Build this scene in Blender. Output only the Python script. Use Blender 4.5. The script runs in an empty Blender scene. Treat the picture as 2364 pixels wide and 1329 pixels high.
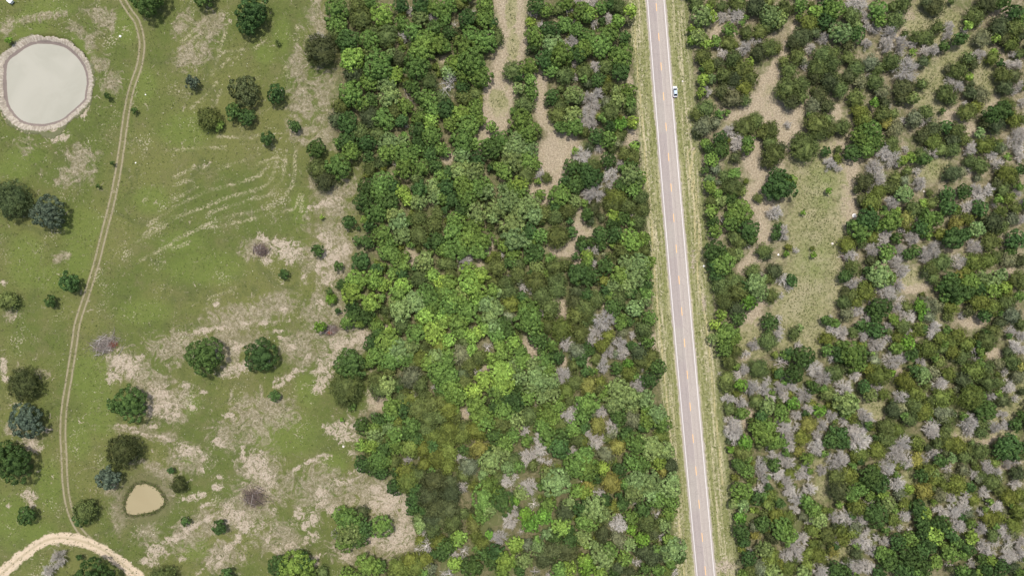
import bpy, math, random
import numpy as np
from mathutils import Vector
random.seed(7); rng = np.random.default_rng(7)
SC = bpy.context.scene
COL = SC.collection

# ------------------------------------------------------------------ camera, light, exposure
CAM_H = 270.0; TILT = math.radians(3.0); FPX = 1576.0; PW, PH = 2364.0, 1329.0
cam_d = bpy.data.cameras.new("camera"); cam = bpy.data.objects.new("camera", cam_d); COL.objects.link(cam)
cam_d.sensor_fit = 'HORIZONTAL'; cam_d.sensor_width = 36.0; cam_d.lens = 36.0 * FPX / PW
cam_d.clip_start = 1.0; cam_d.clip_end = 12000.0
cam.location = (0, 0, CAM_H); cam.rotation_euler = (TILT, 0, 0)
SC.camera = cam
SUN_EL = math.radians(76); SUN_AZ = math.radians(0)      # sun stands beyond the top edge of the picture (+y)
world = bpy.data.worlds.new("World"); SC.world = world; world.use_nodes = True
wn = world.node_tree.nodes; wl = world.node_tree.links
sky = wn.new('ShaderNodeTexSky'); sky.sky_type = 'NISHITA'; sky.sun_disc = False
sky.sun_elevation = SUN_EL; sky.sun_rotation = SUN_AZ
sky.air_density = 1.0; sky.dust_density = 4.0; sky.ozone_density = 1.0
wl.new(sky.outputs[0], wn['Background'].inputs[0]); wn['Background'].inputs[1].default_value = 0.15
sun_d = bpy.data.lights.new("sun", 'SUN'); sun = bpy.data.objects.new("sun", sun_d); COL.objects.link(sun)
sun_d.energy = 3.0; sun_d.angle = math.radians(2.5); sun_d.color = (1.0, 0.955, 0.89)
sun.rotation_euler = (-(math.pi / 2 - SUN_EL), 0, 0)     # lamp looks down -z, tipped so that it shines towards -y
SC.view_settings.view_transform = 'Standard'; SC.view_settings.look = 'None'
SC.view_settings.exposure = 0.10; SC.view_settings.gamma = 1.0
SC.view_settings.use_curve_mapping = False

# ------------------------------------------------------------------ picture <-> ground
ct, st = math.cos(TILT), math.sin(TILT)
def G(px, py, z=0.0):
    """point of the plane at height z that the camera sees at photo pixel (px, py)"""
    u = (px - PW / 2) / FPX; v = (PH / 2 - py) / FPX
    d = (u, v * ct + st, v * st - ct)
    t = (z - CAM_H) / d[2]
    return (d[0] * t, d[1] * t, z)
def to_px(x, y):
    X = x; Yc = y * ct + (0 - CAM_H) * st; Zc = -y * st + (0 - CAM_H) * ct
    return PW / 2 + FPX * X / (-Zc), PH / 2 - FPX * Yc / (-Zc)
def mpp(z=0.0): return (CAM_H - z) / FPX
def GL(pts, z=0.0): return [G(x, y, z)[:2] for x, y in pts]

# ------------------------------------------------------------------ mesh helpers
def mesh_np(name, V, F, mats=(), smooth=False, midx=None):
    """V (n,3); F (m,k) with one polygon size"""
    V = np.asarray(V, dtype=np.float32); F = np.asarray(F, dtype=np.int32); k = F.shape[1]
    me = bpy.data.meshes.new(name)
    me.vertices.add(len(V)); me.vertices.foreach_set('co', V.ravel())
    me.loops.add(F.size); me.loops.foreach_set('vertex_index', F.ravel())
    me.polygons.add(len(F))
    me.polygons.foreach_set('loop_start', np.arange(0, F.size, k, dtype=np.int32))
    me.polygons.foreach_set('loop_total', np.full(len(F), k, dtype=np.int32))
    for m in mats: me.materials.append(m)
    if midx is not None: me.polygons.foreach_set('material_index', np.asarray(midx, dtype=np.int32))
    if smooth: me.polygons.foreach_set('use_smooth', np.ones(len(F), dtype=bool))
    me.update(calc_edges=True); me.validate()
    return me
def attr(me, name, vals, typ='FLOAT', dom='POINT'):
    a = me.attributes.new(name, typ, dom)
    v = np.asarray(vals, dtype=np.float32)
    if typ == 'FLOAT': a.data.foreach_set('value', v)
    else: a.data.foreach_set('color', v.ravel())
class MB:
    """collects plain polygons into ONE mesh"""
    def __init__(s): s.v = []; s.f = []
    def add(s, V, F):
        o = len(s.v); s.v += [tuple(p) for p in V]; s.f += [tuple(i + o for i in f) for f in F]; return s
    def box(s, c, d, rz=0.0, taper=1.0):
        x, y, z = d[0] / 2, d[1] / 2, d[2] / 2; V = []
        for k in (-1, 1):
            t = taper if k > 0 else 1.0
            for a, b in ((-1, -1), (1, -1), (1, 1), (-1, 1)):
                X, Y = a * x * t, b * y * t
                V.append((c[0] + X * math.cos(rz) - Y * math.sin(rz), c[1] + X * math.sin(rz) + Y * math.cos(rz), c[2] + k * z))
        return s.add(V, [(0, 3, 2, 1), (4, 5, 6, 7), (0, 1, 5, 4), (1, 2, 6, 5), (2, 3, 7, 6), (3, 0, 4, 7)])
    def tube(s, p, q, r0, r1, n=5):
        p, q = Vector(p), Vector(q); d = (q - p).normalized()
        a = d.orthogonal().normalized(); b = d.cross(a); V = []
        for c, r in ((p, r0), (q, r1)):
            for i in range(n):
                t = 2 * math.pi * i / n; V.append(c + a * (math.cos(t) * r) + b * (math.sin(t) * r))
        F = [(i, (i + 1) % n, n + (i + 1) % n, n + i) for i in range(n)]
        F += [tuple(range(n - 1, -1, -1)), tuple(range(n, 2 * n))]
        return s.add(V, F)
    def mesh(s, name, m, smooth=False):
        me = bpy.data.meshes.new(name); me.from_pydata(s.v, [], s.f)
        if m: me.materials.append(m)
        if smooth:
            for p in me.polygons: p.use_smooth = True
        me.update(); return me
def link(name, me, parent=None, **kw):
    o = bpy.data.objects.new(name, me); COL.objects.link(o)
    if parent: o.parent = parent
    for k, v in kw.items(): o[k] = v
    return o
def tag(o, label, cat, group=None):
    o['label'] = label; o['category'] = cat
    if group: o['group'] = group
    return o

# ------------------------------------------------------------------ node helpers
class NT:
    def __init__(s, name):
        s.m = bpy.data.materials.new(name); s.m.use_nodes = True; s.t = s.m.node_tree; s.n = s.t.nodes; s.l = s.t.links
        s.b = s.n['Principled BSDF']; s.out = s.n['Material Output']
        s.b.inputs['Roughness'].default_value = 0.85; s.b.inputs['Specular IOR Level'].default_value = 0.2
        s.co = s.n.new('ShaderNodeTexCoord')
    def inp(s, sock, v):
        if v is None: return
        if hasattr(v, 'is_linked') or isinstance(v, bpy.types.NodeSocket): s.l.new(v, sock)
        elif isinstance(v, (tuple, list)) and len(v) == 3 and sock.type == 'RGBA': sock.default_value = (*v, 1)
        else: sock.default_value = v
    def math(s, op, a, b=None, c=None, clamp=False):
        n = s.n.new('ShaderNodeMath'); n.operation = op; n.use_clamp = clamp
        s.inp(n.inputs[0], a); s.inp(n.inputs[1], b)
        if c is not None: s.inp(n.inputs[2], c)
        return n.outputs[0]
    def mix(s, f, a, b, mode='MIX'):
        n = s.n.new('ShaderNodeMix'); n.data_type = 'RGBA'; n.blend_type = mode
        s.inp(n.inputs[0], f); s.inp(n.inputs[6], a); s.inp(n.inputs[7], b); return n.outputs[2]
    def noise(s, scale, detail=4, rough=0.55, vec=None, dist=0.0, col=False):
        n = s.n.new('ShaderNodeTexNoise'); n.inputs['Scale'].default_value = scale
        n.inputs['Detail'].default_value = detail; n.inputs['Roughness'].default_value = rough; n.inputs['Distortion'].default_value = dist
        s.l.new(vec if vec else s.co.outputs['Object'], n.inputs['Vector']); return n.outputs['Color' if col else 'Fac']
    def vor(s, scale, vec=None, out='Distance', feat='F1'):
        n = s.n.new('ShaderNodeTexVoronoi'); n.feature = feat; n.inputs['Scale'].default_value = scale
        s.l.new(vec if vec else s.co.outputs['Object'], n.inputs['Vector']); return n.outputs[out]
    def attr(s, name, out='Fac'):
        n = s.n.new('ShaderNodeAttribute'); n.attribute_name = name; return n.outputs[out]
    def step(s, v, lo, hi, a=0.0, b=1.0):
        n = s.n.new('ShaderNodeMapRange'); n.interpolation_type = 'SMOOTHSTEP'
        s.inp(n.inputs[0], v); s.inp(n.inputs[1], lo); s.inp(n.inputs[2], hi); s.inp(n.inputs[3], a); s.inp(n.inputs[4], b)
        return n.outputs[0]
    def xyz(s, x, y, z=0.0):
        n = s.n.new('ShaderNodeCombineXYZ'); s.inp(n.inputs[0], x); s.inp(n.inputs[1], y); s.inp(n.inputs[2], z); return n.outputs[0]
    def sep(s, v=None):
        n = s.n.new('ShaderNodeSeparateXYZ'); s.l.new(v if v else s.co.outputs['Object'], n.inputs[0]); return n.outputs
    def bump(s, h, strength=0.5, dist=0.1):
        n = s.n.new('ShaderNodeBump'); n.inputs['Strength'].default_value = strength; n.inputs['Distance'].default_value = dist
        s.l.new(h, n.inputs['Height']); s.l.new(n.outputs[0], s.b.inputs['Normal'])
    def done(s, col, rough=None):
        s.inp(s.b.inputs['Base Color'], col)
        if rough is not None: s.inp(s.b.inputs['Roughness'], rough)
        return s.m
def plain(name, col, rough=0.6, var=0.12, scale=3.0, metal=0.0, spec=0.3):
    t = NT(name); f = t.noise(scale, 3)
    c = t.mix(f, tuple(x * (1 - var) for x in col), tuple(min(1, x * (1 + var)) for x in col))
    t.b.inputs['Metallic'].default_value = metal; t.b.inputs['Specular IOR Level'].default_value = spec
    return t.done(c, rough)

# ------------------------------------------------------------------ lines of the place, in photo pixels
TRACK = [(270,-30),(283,0),(300,28),(316,50),(326,85),(328,110),(322,150),(312,180),(300,220),(292,260),(286,300),(281,340),(272,400),(262,450),(250,500),(237,550),(222,610),(205,665),(190,710),(178,750),(172,790),(166,830),(158,880),(150,930),(146,970),(145,1010),(148,1060),(150,1110),(156,1155),(168,1195),(185,1225),(210,1250)]
SANDY = [(-60,1378),(-10,1335),(40,1292),(90,1255),(125,1242),(165,1243),(205,1253),(240,1270),(275,1295),(310,1325),(345,1362)]
def road_l(y): return 1495 + 0.0762 * y + 7.5e-6 * y * y
def road_r(y): return 1532.6 + 0.0820 * y + 4.2e-6 * y * y
ROADC = [((road_l(y) + road_r(y)) / 2, y) for y in range(-400, 1800, 50)]
WIND = [[(400,410),(440,390),(475,383)],[(400,428),(450,412)],[(500,393),(545,375),(600,357)],[(400,480),(470,445),(540,425),(590,410),(612,392),(622,378)],
 [(400,505),(470,478),(530,455),(600,435),(625,415),(635,385),(640,360)],[(620,450),(648,420),(658,380),(660,350)],[(480,492),(540,472),(600,455),(640,445)],
 [(400,555),(455,530),(520,500),(590,488),(640,468),(670,435),(678,410),(683,340)],[(485,525),(560,510),(640,490),(680,480),(692,450)],[(400,575),(435,560)],
 [(490,175),(500,145),(515,122),(560,115)],[(510,155),(525,140),(548,132)],[(440,250),(480,215),(500,190)],[(405,70),(430,40),(460,20)],[(420,95),(460,60),(475,45)],
 [(430,105),(465,75)],[(505,120),(525,65)],[(590,110),(613,92)],[(500,235),(508,210)],[(500,315),(575,318),(600,312)],[(315,560),(400,510)],[(330,540),(400,500)],
 [(325,600),(400,560)],[(480,690),(545,665)],[(470,715),(490,705)],[(340,520),(400,480)],[(330,470),(345,440)],[(430,342),(520,340)],[(400,460),(455,432)],[(590,380),(640,362)],[(700,450),(695,490)],
 [(400,345),(440,342)],[(560,300),(590,268)],[(660,150),(668,210)],[(685,60),(690,100)]]
WOOD_EDGE = [(-400,762),(0,762),(60,760),(130,782),(200,772),(340,765),(380,835),(450,835),(560,832),(650,800),(740,852),(800,862),(900,862),(980,835),(1060,825),(1100,900),(1150,950),(1250,970),(1300,900),(1329,800),(1700,800)]
VLINES_W = [(1462,25),(1467,102),(1473,179),(1481,256),(1486,317),(1491,381),(1503,509),(1512,637),(1518,711),(1529,813),(1539,916),(1544,967),(1556,1100),(1580,1329)]
VLINES_E1 = [(1597,342),(1588,350),(1588,370),(1594,410),(1600,450),(1604,530),(1612,650),(1620,690),(1631,740),(1641,840),(1648,920),(1657,1000),(1668,1120)]
VLINES_E2 = [(1597,342),(1606,346),(1600,356),(1598,380),(1602,420),(1610,460),(1613,530),(1618,600)]
EPATH = [(2330,30),(2260,90),(2225,130),(2190,158)]
# blobs: x, y, rx, ry, angle (deg, clockwise in the picture), strength
BARE = """130 312 30 18 10;60 300 28 9 20;14 268 10 22 -20;203 232 8 26 0;190 262 14 10 -40;20 130 12 8 -40;840 1080 30 14 -20;900 1160 60 30 0;930 1240 34 40 0;720 1240 26 14 -30;770 1180 20 14 0;760 640 20 20 0;745 472 38 9 -20;722 482 18 9 0;650 562 45 14 0;665 585 38 22 10;605 552 18 12 30;595 575 12 14 0;618 600 12 14 0;690 575 14 10 0;758 560 14 28 0;768 592 26 18 0;740 545 10 10 0;658 622 3 28 10;790 575 22 16 0;
285 838 40 24 30;262 872 18 18 0;302 862 18 12 0;322 826 16 7 -20;368 905 30 18 0;372 942 38 18 -10;400 958 20 10 0;570 745 14 8 0;655 716 11 9 0;667 736 3 13 0;640 765 14 7 0;650 780 14 5 30;480 762 50 7 -8;545 800 14 18 0;545 850 40 16 -20;
660 872 26 9 -20;648 888 18 6 -30;690 855 16 6 0;722 858 12 7 0;712 820 13 7 -30;676 800 13 9 0;748 862 22 34 10;768 832 36 20 -20;735 895 16 16 0;738 700 10 16 0;790 800 40 22 0;835 780 26 20 0;735 760 14 12 0;862 915 14 36 0;835 980 44 14 -5;785 985 34 16 -20;792 1005 26 18 30;760 990 14 14 0;
435 1040 32 16 15;470 1058 12 9 0;468 1082 9 11 0;408 1052 10 5 0;325 1000 36 4 12;390 1014 26 4 20;290 985 22 5 10;350 985 18 5 0;590 1072 30 30 0;612 1100 24 17 30;560 1050 7 22 0;505 1020 16 14 0;530 960 14 8 0;500 1125 16 8 0;455 1143 22 10 0;430 1152 18 7 0;508 1100 10 6 0;
540 1192 36 20 10;562 1212 22 18 0;530 1172 18 12 0;482 1195 22 7 -25;440 1218 34 8 -30;400 1243 42 11 -20;365 1268 26 18 0;345 1295 22 12 0;505 1288 20 20 0;548 1242 12 16 0;530 1262 12 9 -30;480 1300 20 4 -40;458 1322 18 4 -40;600 1215 16 9 -40;617 1245 7 9 0;632 1178 12 8 0;690 1188 13 18 0;703 1212 11 13 0;
668 1260 18 9 0;680 1272 14 6 0;722 1198 13 16 0;742 1140 16 22 0;792 1112 26 10 -10;720 1062 30 6 -25;690 1078 18 5 -25;752 1050 13 7 0;815 1045 14 10 0;740 1165 14 10 0;875 1132 34 16 10;882 1152 30 14 0;935 1182 18 34 0;905 1252 34 20 0;945 1272 26 13 0;860 1242 26 13 0;730 1290 14 18 0;800 1285 16 12 0;640 1270 14 7 0;
8 848 10 26 0;12 875 10 8 0;36 728 3 16 20;8 652 8 8 0;80 1030 22 14 20;68 1143 20 15 30;74 1162 10 12 0;18 1166 8 6 0;106 994 12 8 0;1676 1309 36 18 0;40 240 4 10 0;735 620 14 16 0;700 640 8 10 0;610 745 14 5 -10;500 700 10 8 -30;590 1130 20 12 0;
560 1290 10 8 0;420 1290 12 6 0;640 890 12 4 -20;470 905 10 5 0;430 890 14 8 0;445 940 10 8 0;820 1010 12 12 0;150 1250 26 10 0;395 1140 12 6 0;475 1165 18 5 -20;905 960 10 6 0;1598 346 8 5 0;1625 700 8 18 0;1600 600 6 30 0;1450 740 4 4 0"""
DRY = """765 470 56 70 0;780 590 62 80 0;775 740 70 80 0;840 985 46 30 0;880 1145 110 50 0;900 1240 72 70 0;735 45 34 60 0;748 205 40 60 0;752 290 45 55 0;722 390 12 60 0;790 440 48 36 -20;762 520 56 50 0;742 590 56 40 0;790 650 50 46 0;742 720 46 56 0;800 775 60 40 0;560 735 100 34 -10;520 795 110 46 -10;400 800 60 40 0;600 950 80 50 0;385 930 60 55 0;560 1000 76 46 0;860 1135 95 50 0;905 1225 66 70 0;745 1130 80 60 0;
275 1185 20 62 0;345 1232 46 26 0;365 1085 46 20 30;300 1060 30 14 0;260 1130 22 20 0;390 1120 20 36 0;180 400 40 32 -20;150 420 26 18 0;190 360 36 26 0;60 340 30 20 0;85 42 80 12 -10;20 60 22 20 0;180 70 30 14 35;205 100 16 30 -20;255 190 26 30 0;235 150 22 20 0;600 575 50 30 0;70 1010 30 16 0;30 990 26 20 0;
345 880 50 40 0;300 850 60 40 20;130 600 14 8 0;150 590 18 10 0;640 700 60 30 0;700 800 60 50 0;590 1150 120 60 -30;460 1220 90 40 -30;520 1280 60 40 -20;640 1240 60 50 0;820 1270 70 40 0;430 1060 60 34 0;600 1080 60 50 0;350 1000 80 16 10;100 860 20 14 0;240 45 40 30 30;25 720 16 30 20;
700 240 40 60 0;690 300 30 40 0;690 150 24 60 0;450 120 40 60 30;480 60 50 34 -30;420 60 24 40 30"""
LUSH = """290 60 30 40 0;612 125 22 22 0;30 390 40 26 0;60 360 50 20 0;430 300 60 40 0;690 485 20 40 0;350 460 40 30 0;420 560 50 26 0;470 620 90 40 0;330 720 60 30 0;210 870 50 60 0;230 950 40 60 0;110 1120 30 60 0;30 1200 50 60 0;90 1230 40 30 0;660 1000 70 50 0;440 930 20 26 0;445 1265 36 26 0;430 1060 20 14 0;180 600 30 60 0;120 640 50 30 0;650 80 20 40 0;190 530 50 50 0;60 600 40 60 0;330 200 30 40 0;110 20 60 20 0;190 110 20 40 -30;60 60 60 30 -10;710 900 26 40 0;770 1070 30 24 0;180 1010 30 50 0;600 1000 20 20 0;2150 360 16 34 0;2105 1110 12 16 0;1900 430 30 50 0;1880 600 40 40 0"""
LITTER = """1180 10 34 60 0;1185 90 30 60 0;1172 160 32 44 0;1150 210 36 44 0;1142 265 30 50 0;1120 325 20 28 0;1245 190 16 30 0;1247 235 12 40 0;1262 280 16 26 -40;1300 320 34 16 20;1290 355 44 40 0;1275 400 30 30 0;1240 440 26 16 0;1262 460 20 14 0;1335 505 16 26 0;1350 545 26 24 0;1310 575 44 16 0;1335 605 14 8 0;1025 140 9 8 0;1032 365 14 12 0;970 30 8 8 0;
1285 690 10 18 0;1298 722 12 30 -10;1322 755 14 8 40;1225 800 13 26 -20;1358 830 8 14 0;1122 852 8 8 0;1072 955 14 10 0;1300 835 8 10 0;1345 880 6 6 0;852 880 6 30 0;870 925 26 20 0;890 760 6 8 0;1300 80 1 1 0;1398 700 7 14 0;1360 840 6 12 0;1128 570 10 20 0;1110 610 8 10 0;950 590 14 20 0;
1450 320 24 14 -30;1380 340 20 16 0;1405 365 16 10 0;1842 60 12 22 30;1815 110 12 26 30;1795 155 16 30 20;1775 200 22 34 10;1740 240 34 18 -30;1695 268 22 10 -10;1800 262 44 34 0;1820 310 30 34 0;1858 245 12 30 20;1750 355 36 44 0;1770 395 40 30 0;1745 440 34 22 -30;1762 480 22 36 0;1765 540 16 40 0;1738 600 16 34 30;1715 620 12 16 0;1755 670 22 14 0;1760 690 10 20 30;1728 730 34 30 0;1790 690 40 16 0;
1660 60 10 18 20;1650 85 10 12 0;1715 60 14 18 30;1700 85 10 10 0;1930 260 12 20 0;1935 350 26 24 0;1950 390 30 40 0;1960 480 20 60 0;2085 60 36 40 0;2120 90 30 20 0;2210 270 30 20 0;2230 310 24 30 0;2320 30 40 12 0;2310 60 20 20 0;2280 230 24 16 0;2240 740 32 14 10;2295 818 20 12 0;2110 655 36 22 0;2020 950 24 20 0;2290 1010 60 9 -30;2230 1008 30 10 10;2330 1072 30 8 -20;1965 770 20 14 0;1980 760 10 20 0;
1725 960 9 26 20;1720 820 12 12 0;2165 890 12 8 0;2090 390 14 10 0;2330 625 14 6 -20;2310 550 8 10 0;2075 860 10 8 0;1950 1270 12 10 0;1965 1310 16 10 0;1545 950 10 30 0;1510 790 8 20 0;2235 400 12 10 0;2065 100 10 8 0;1455 190 6 14 0;1470 350 18 40 0"""
MEADOW = """1885 420 60 90 0;1880 540 62 110 0;1850 680 66 80 0;1870 770 46 50 0;1930 600 26 90 0;1800 760 50 40 0;2150 50 46 56 0;2190 60 36 40 0;2130 70 40 40 0;2200 140 50 20 -30;2170 180 46 30 -20;2150 220 40 34 0;2270 160 26 50 0;2275 200 22 40 0;2250 110 30 26 0;2150 385 36 30 0;2105 640 30 16 0;2350 905 18 60 0;2320 970 30 34 0;2240 1000 40 14 10;2100 1110 18 24 0;1900 1120 18 34 0;1900 1080 24 20 0;1945 1285 20 30 0;1915 780 20 50 0;1730 780 40 30 0;1745 800 30 20 0;1180 30 12 40 0;1185 110 14 30 0;1150 235 20 30 0;1660 40 6 20 0;2020 945 24 20 0;1945 1150 10 20 0;1640 240 8 50 0"""
def blobs(s):
    out = []
    for e in s.replace('\n', '').split(';'):
        a = [float(t) for t in e.split()]; out.append(a)
    return out
def blobfield(X, Y, s, soft=1.0):
    F = np.zeros_like(X)
    for x, y, rx, ry, an in blobs(s):
        R = max(rx, ry) * 2.2
        m = (abs(X - x) < R) & (abs(Y - y) < R)
        if not m.any(): continue
        c, n = math.cos(math.radians(an)), math.sin(math.radians(an))
        dx, dy = X[m] - x, Y[m] - y
        a = (dx * c + dy * n) / rx; b = (-dx * n + dy * c) / ry
        v = np.clip(1.5 - np.sqrt(a * a + b * b), 0, 1)       # 1 inside half radius, .5 at the rim
        F[m] = np.maximum(F[m], v)
    return F
def sdist(X, Y, line):
    """signed distance (world units of the line) to a polyline"""
    best = np.full(X.shape, 1e9); sg = np.ones(X.shape)
    for (x0, y0), (x1, y1) in zip(line[:-1], line[1:]):
        dx, dy = x1 - x0, y1 - y0; L = dx * dx + dy * dy
        t = np.clip(((X - x0) * dx + (Y - y0) * dy) / L, 0, 1)
        ex, ey = X - x0 - t * dx, Y - y0 - t * dy; d = np.hypot(ex, ey)
        m = d < best; best[m] = d[m]; sg[m] = np.sign(dx * ey - dy * ex)[m]
    return best * np.where(sg == 0, 1, sg)
def smooth_line(pts, n=6):
    P = [np.array(p, float) for p in pts]; P = [2 * P[0] - P[1]] + P + [2 * P[-1] - P[-2]]; out = []
    for i in range(1, len(P) - 2):
        for k in range(n):
            t = k / n; a, b, c, d = P[i - 1:i + 3]
            out.append(tuple(0.5 * (2 * b + (c - a) * t + (2 * a - 5 * b + 4 * c - d) * t * t + (3 * b - a - 3 * c + d) * t ** 3)))
    out.append(tuple(P[-2])); return out

# ------------------------------------------------------------------ the ground: one sheet to the horizon
BIG = [(11.5,179),(15,143),(38,123),(69,103.6),(102,99.3),(133,103.6),(153,112.5),(174,130.5),(189,153.5),(196.5,184),(193,217),(189,230),(164,253),(143,271),(112.5,281.5),(87,284),(51,277.5),(25.6,253),(14,225)]
SMALL = [(313,1119.5),(335,1117),(358,1127),(371,1142.5),(378.5,1158),(368,1171),(350,1181),(320,1187),(302,1188.5),(289,1178),(289,1158),(297,1140)]
def axis(lo, hi, step):
    core = list(np.arange(lo, hi + step, step)); out = []; d = step; x = core[-1]
    while x < 6000: d *= 1.35; x += d; out.append(x)
    lo_side = []; d = step; x = core[0]
    while x > -6000: d *= 1.35; x -= d; lo_side.append(x)
    return np.array(lo_side[::-1] + core + out)
ax = axis(-212, 212, 0.85); ay = axis(-112, 142, 0.85)
gx, gy = np.meshgrid(ax, ay); nx, ny = len(ax), len(ay)
PX, PY = to_px(gx, gy)
far = (abs(gx) > 600) | (abs(gy) > 600); PX[far] = np.where(gx[far] > 0, 3000, -500); PY[far] = -350
bigp = G(104, 190)[:2]; smp = G(333, 1155)[:2]
BIGW = GL(smooth_line(BIG + [BIG[0]], 4)); SMW = GL(smooth_line(SMALL + [SMALL[0]], 4))
def polar(line, c):
    a = np.array([math.atan2(y - c[1], x - c[0]) for x, y in line]); r = np.array([math.hypot(x - c[0], y - c[1]) for x, y in line])
    i = np.argsort(a); a, r = a[i], r[i]
    return lambda t: np.interp(t, np.concatenate([a - 2 * np.pi, a, a + 2 * np.pi]), np.concatenate([r, r, r]))
rb, rs_ = polar(BIGW, bigp), polar(SMW, smp)
def sst(x, a, b):
    t = np.clip((x - a) / (b - a), 0, 1); return t * t * (3 - 2 * t)
def gheight(x, y):
    x = np.asarray(x, float); y = np.asarray(y, float)
    h = 0.10 * np.sin(x * 0.21 + 1.3 * np.sin(y * 0.13)) * np.sin(y * 0.17 + 0.7) + 0.05 * np.sin(x * 0.9) * np.sin(y * 0.8 + x * 0.2)
    db = np.hypot(x - bigp[0], y - bigp[1]) - rb(np.arctan2(y - bigp[1], x - bigp[0]))
    h = h * sst(db, 4, 9)
    h = h + 0.9 * np.exp(-((db - 10) / 2.6) ** 2) * 0.8                # earth bank thrown up round the large pond
    h = np.where(db < 3.2, -1.6, h * sst(db, 2.5, 6) + 0.0)
    ds = np.hypot(x - smp[0], y - smp[1]) - rs_(np.arctan2(y - smp[1], x - smp[0]))
    h = h * sst(ds, 1, 12) - 0.55 * (1 - sst(ds, 1.0, 10.0))
    dr = np.abs((x - RC(y)))                                          # road bed
    h = h * sst(dr, 5, 12) - 0.25 * np.exp(-((dr - 8.0) / 2.0) ** 2)
    return h
rcl = GL(ROADC); rcy = np.array([p[1] for p in rcl])[::-1]; rcx = np.array([p[0] for p in rcl])[::-1]
def RC(y): return np.interp(y, rcy, rcx)
gz = gheight(gx, gy); gz[far] = 0
V = np.stack([gx.ravel(), gy.ravel(), gz.ravel()], 1)
ii = np.arange(nx * ny).reshape(ny, nx)
F = np.stack([ii[:-1, :-1].ravel(), ii[:-1, 1:].ravel(), ii[1:, 1:].ravel(), ii[1:, :-1].ravel()], 1)

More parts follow.
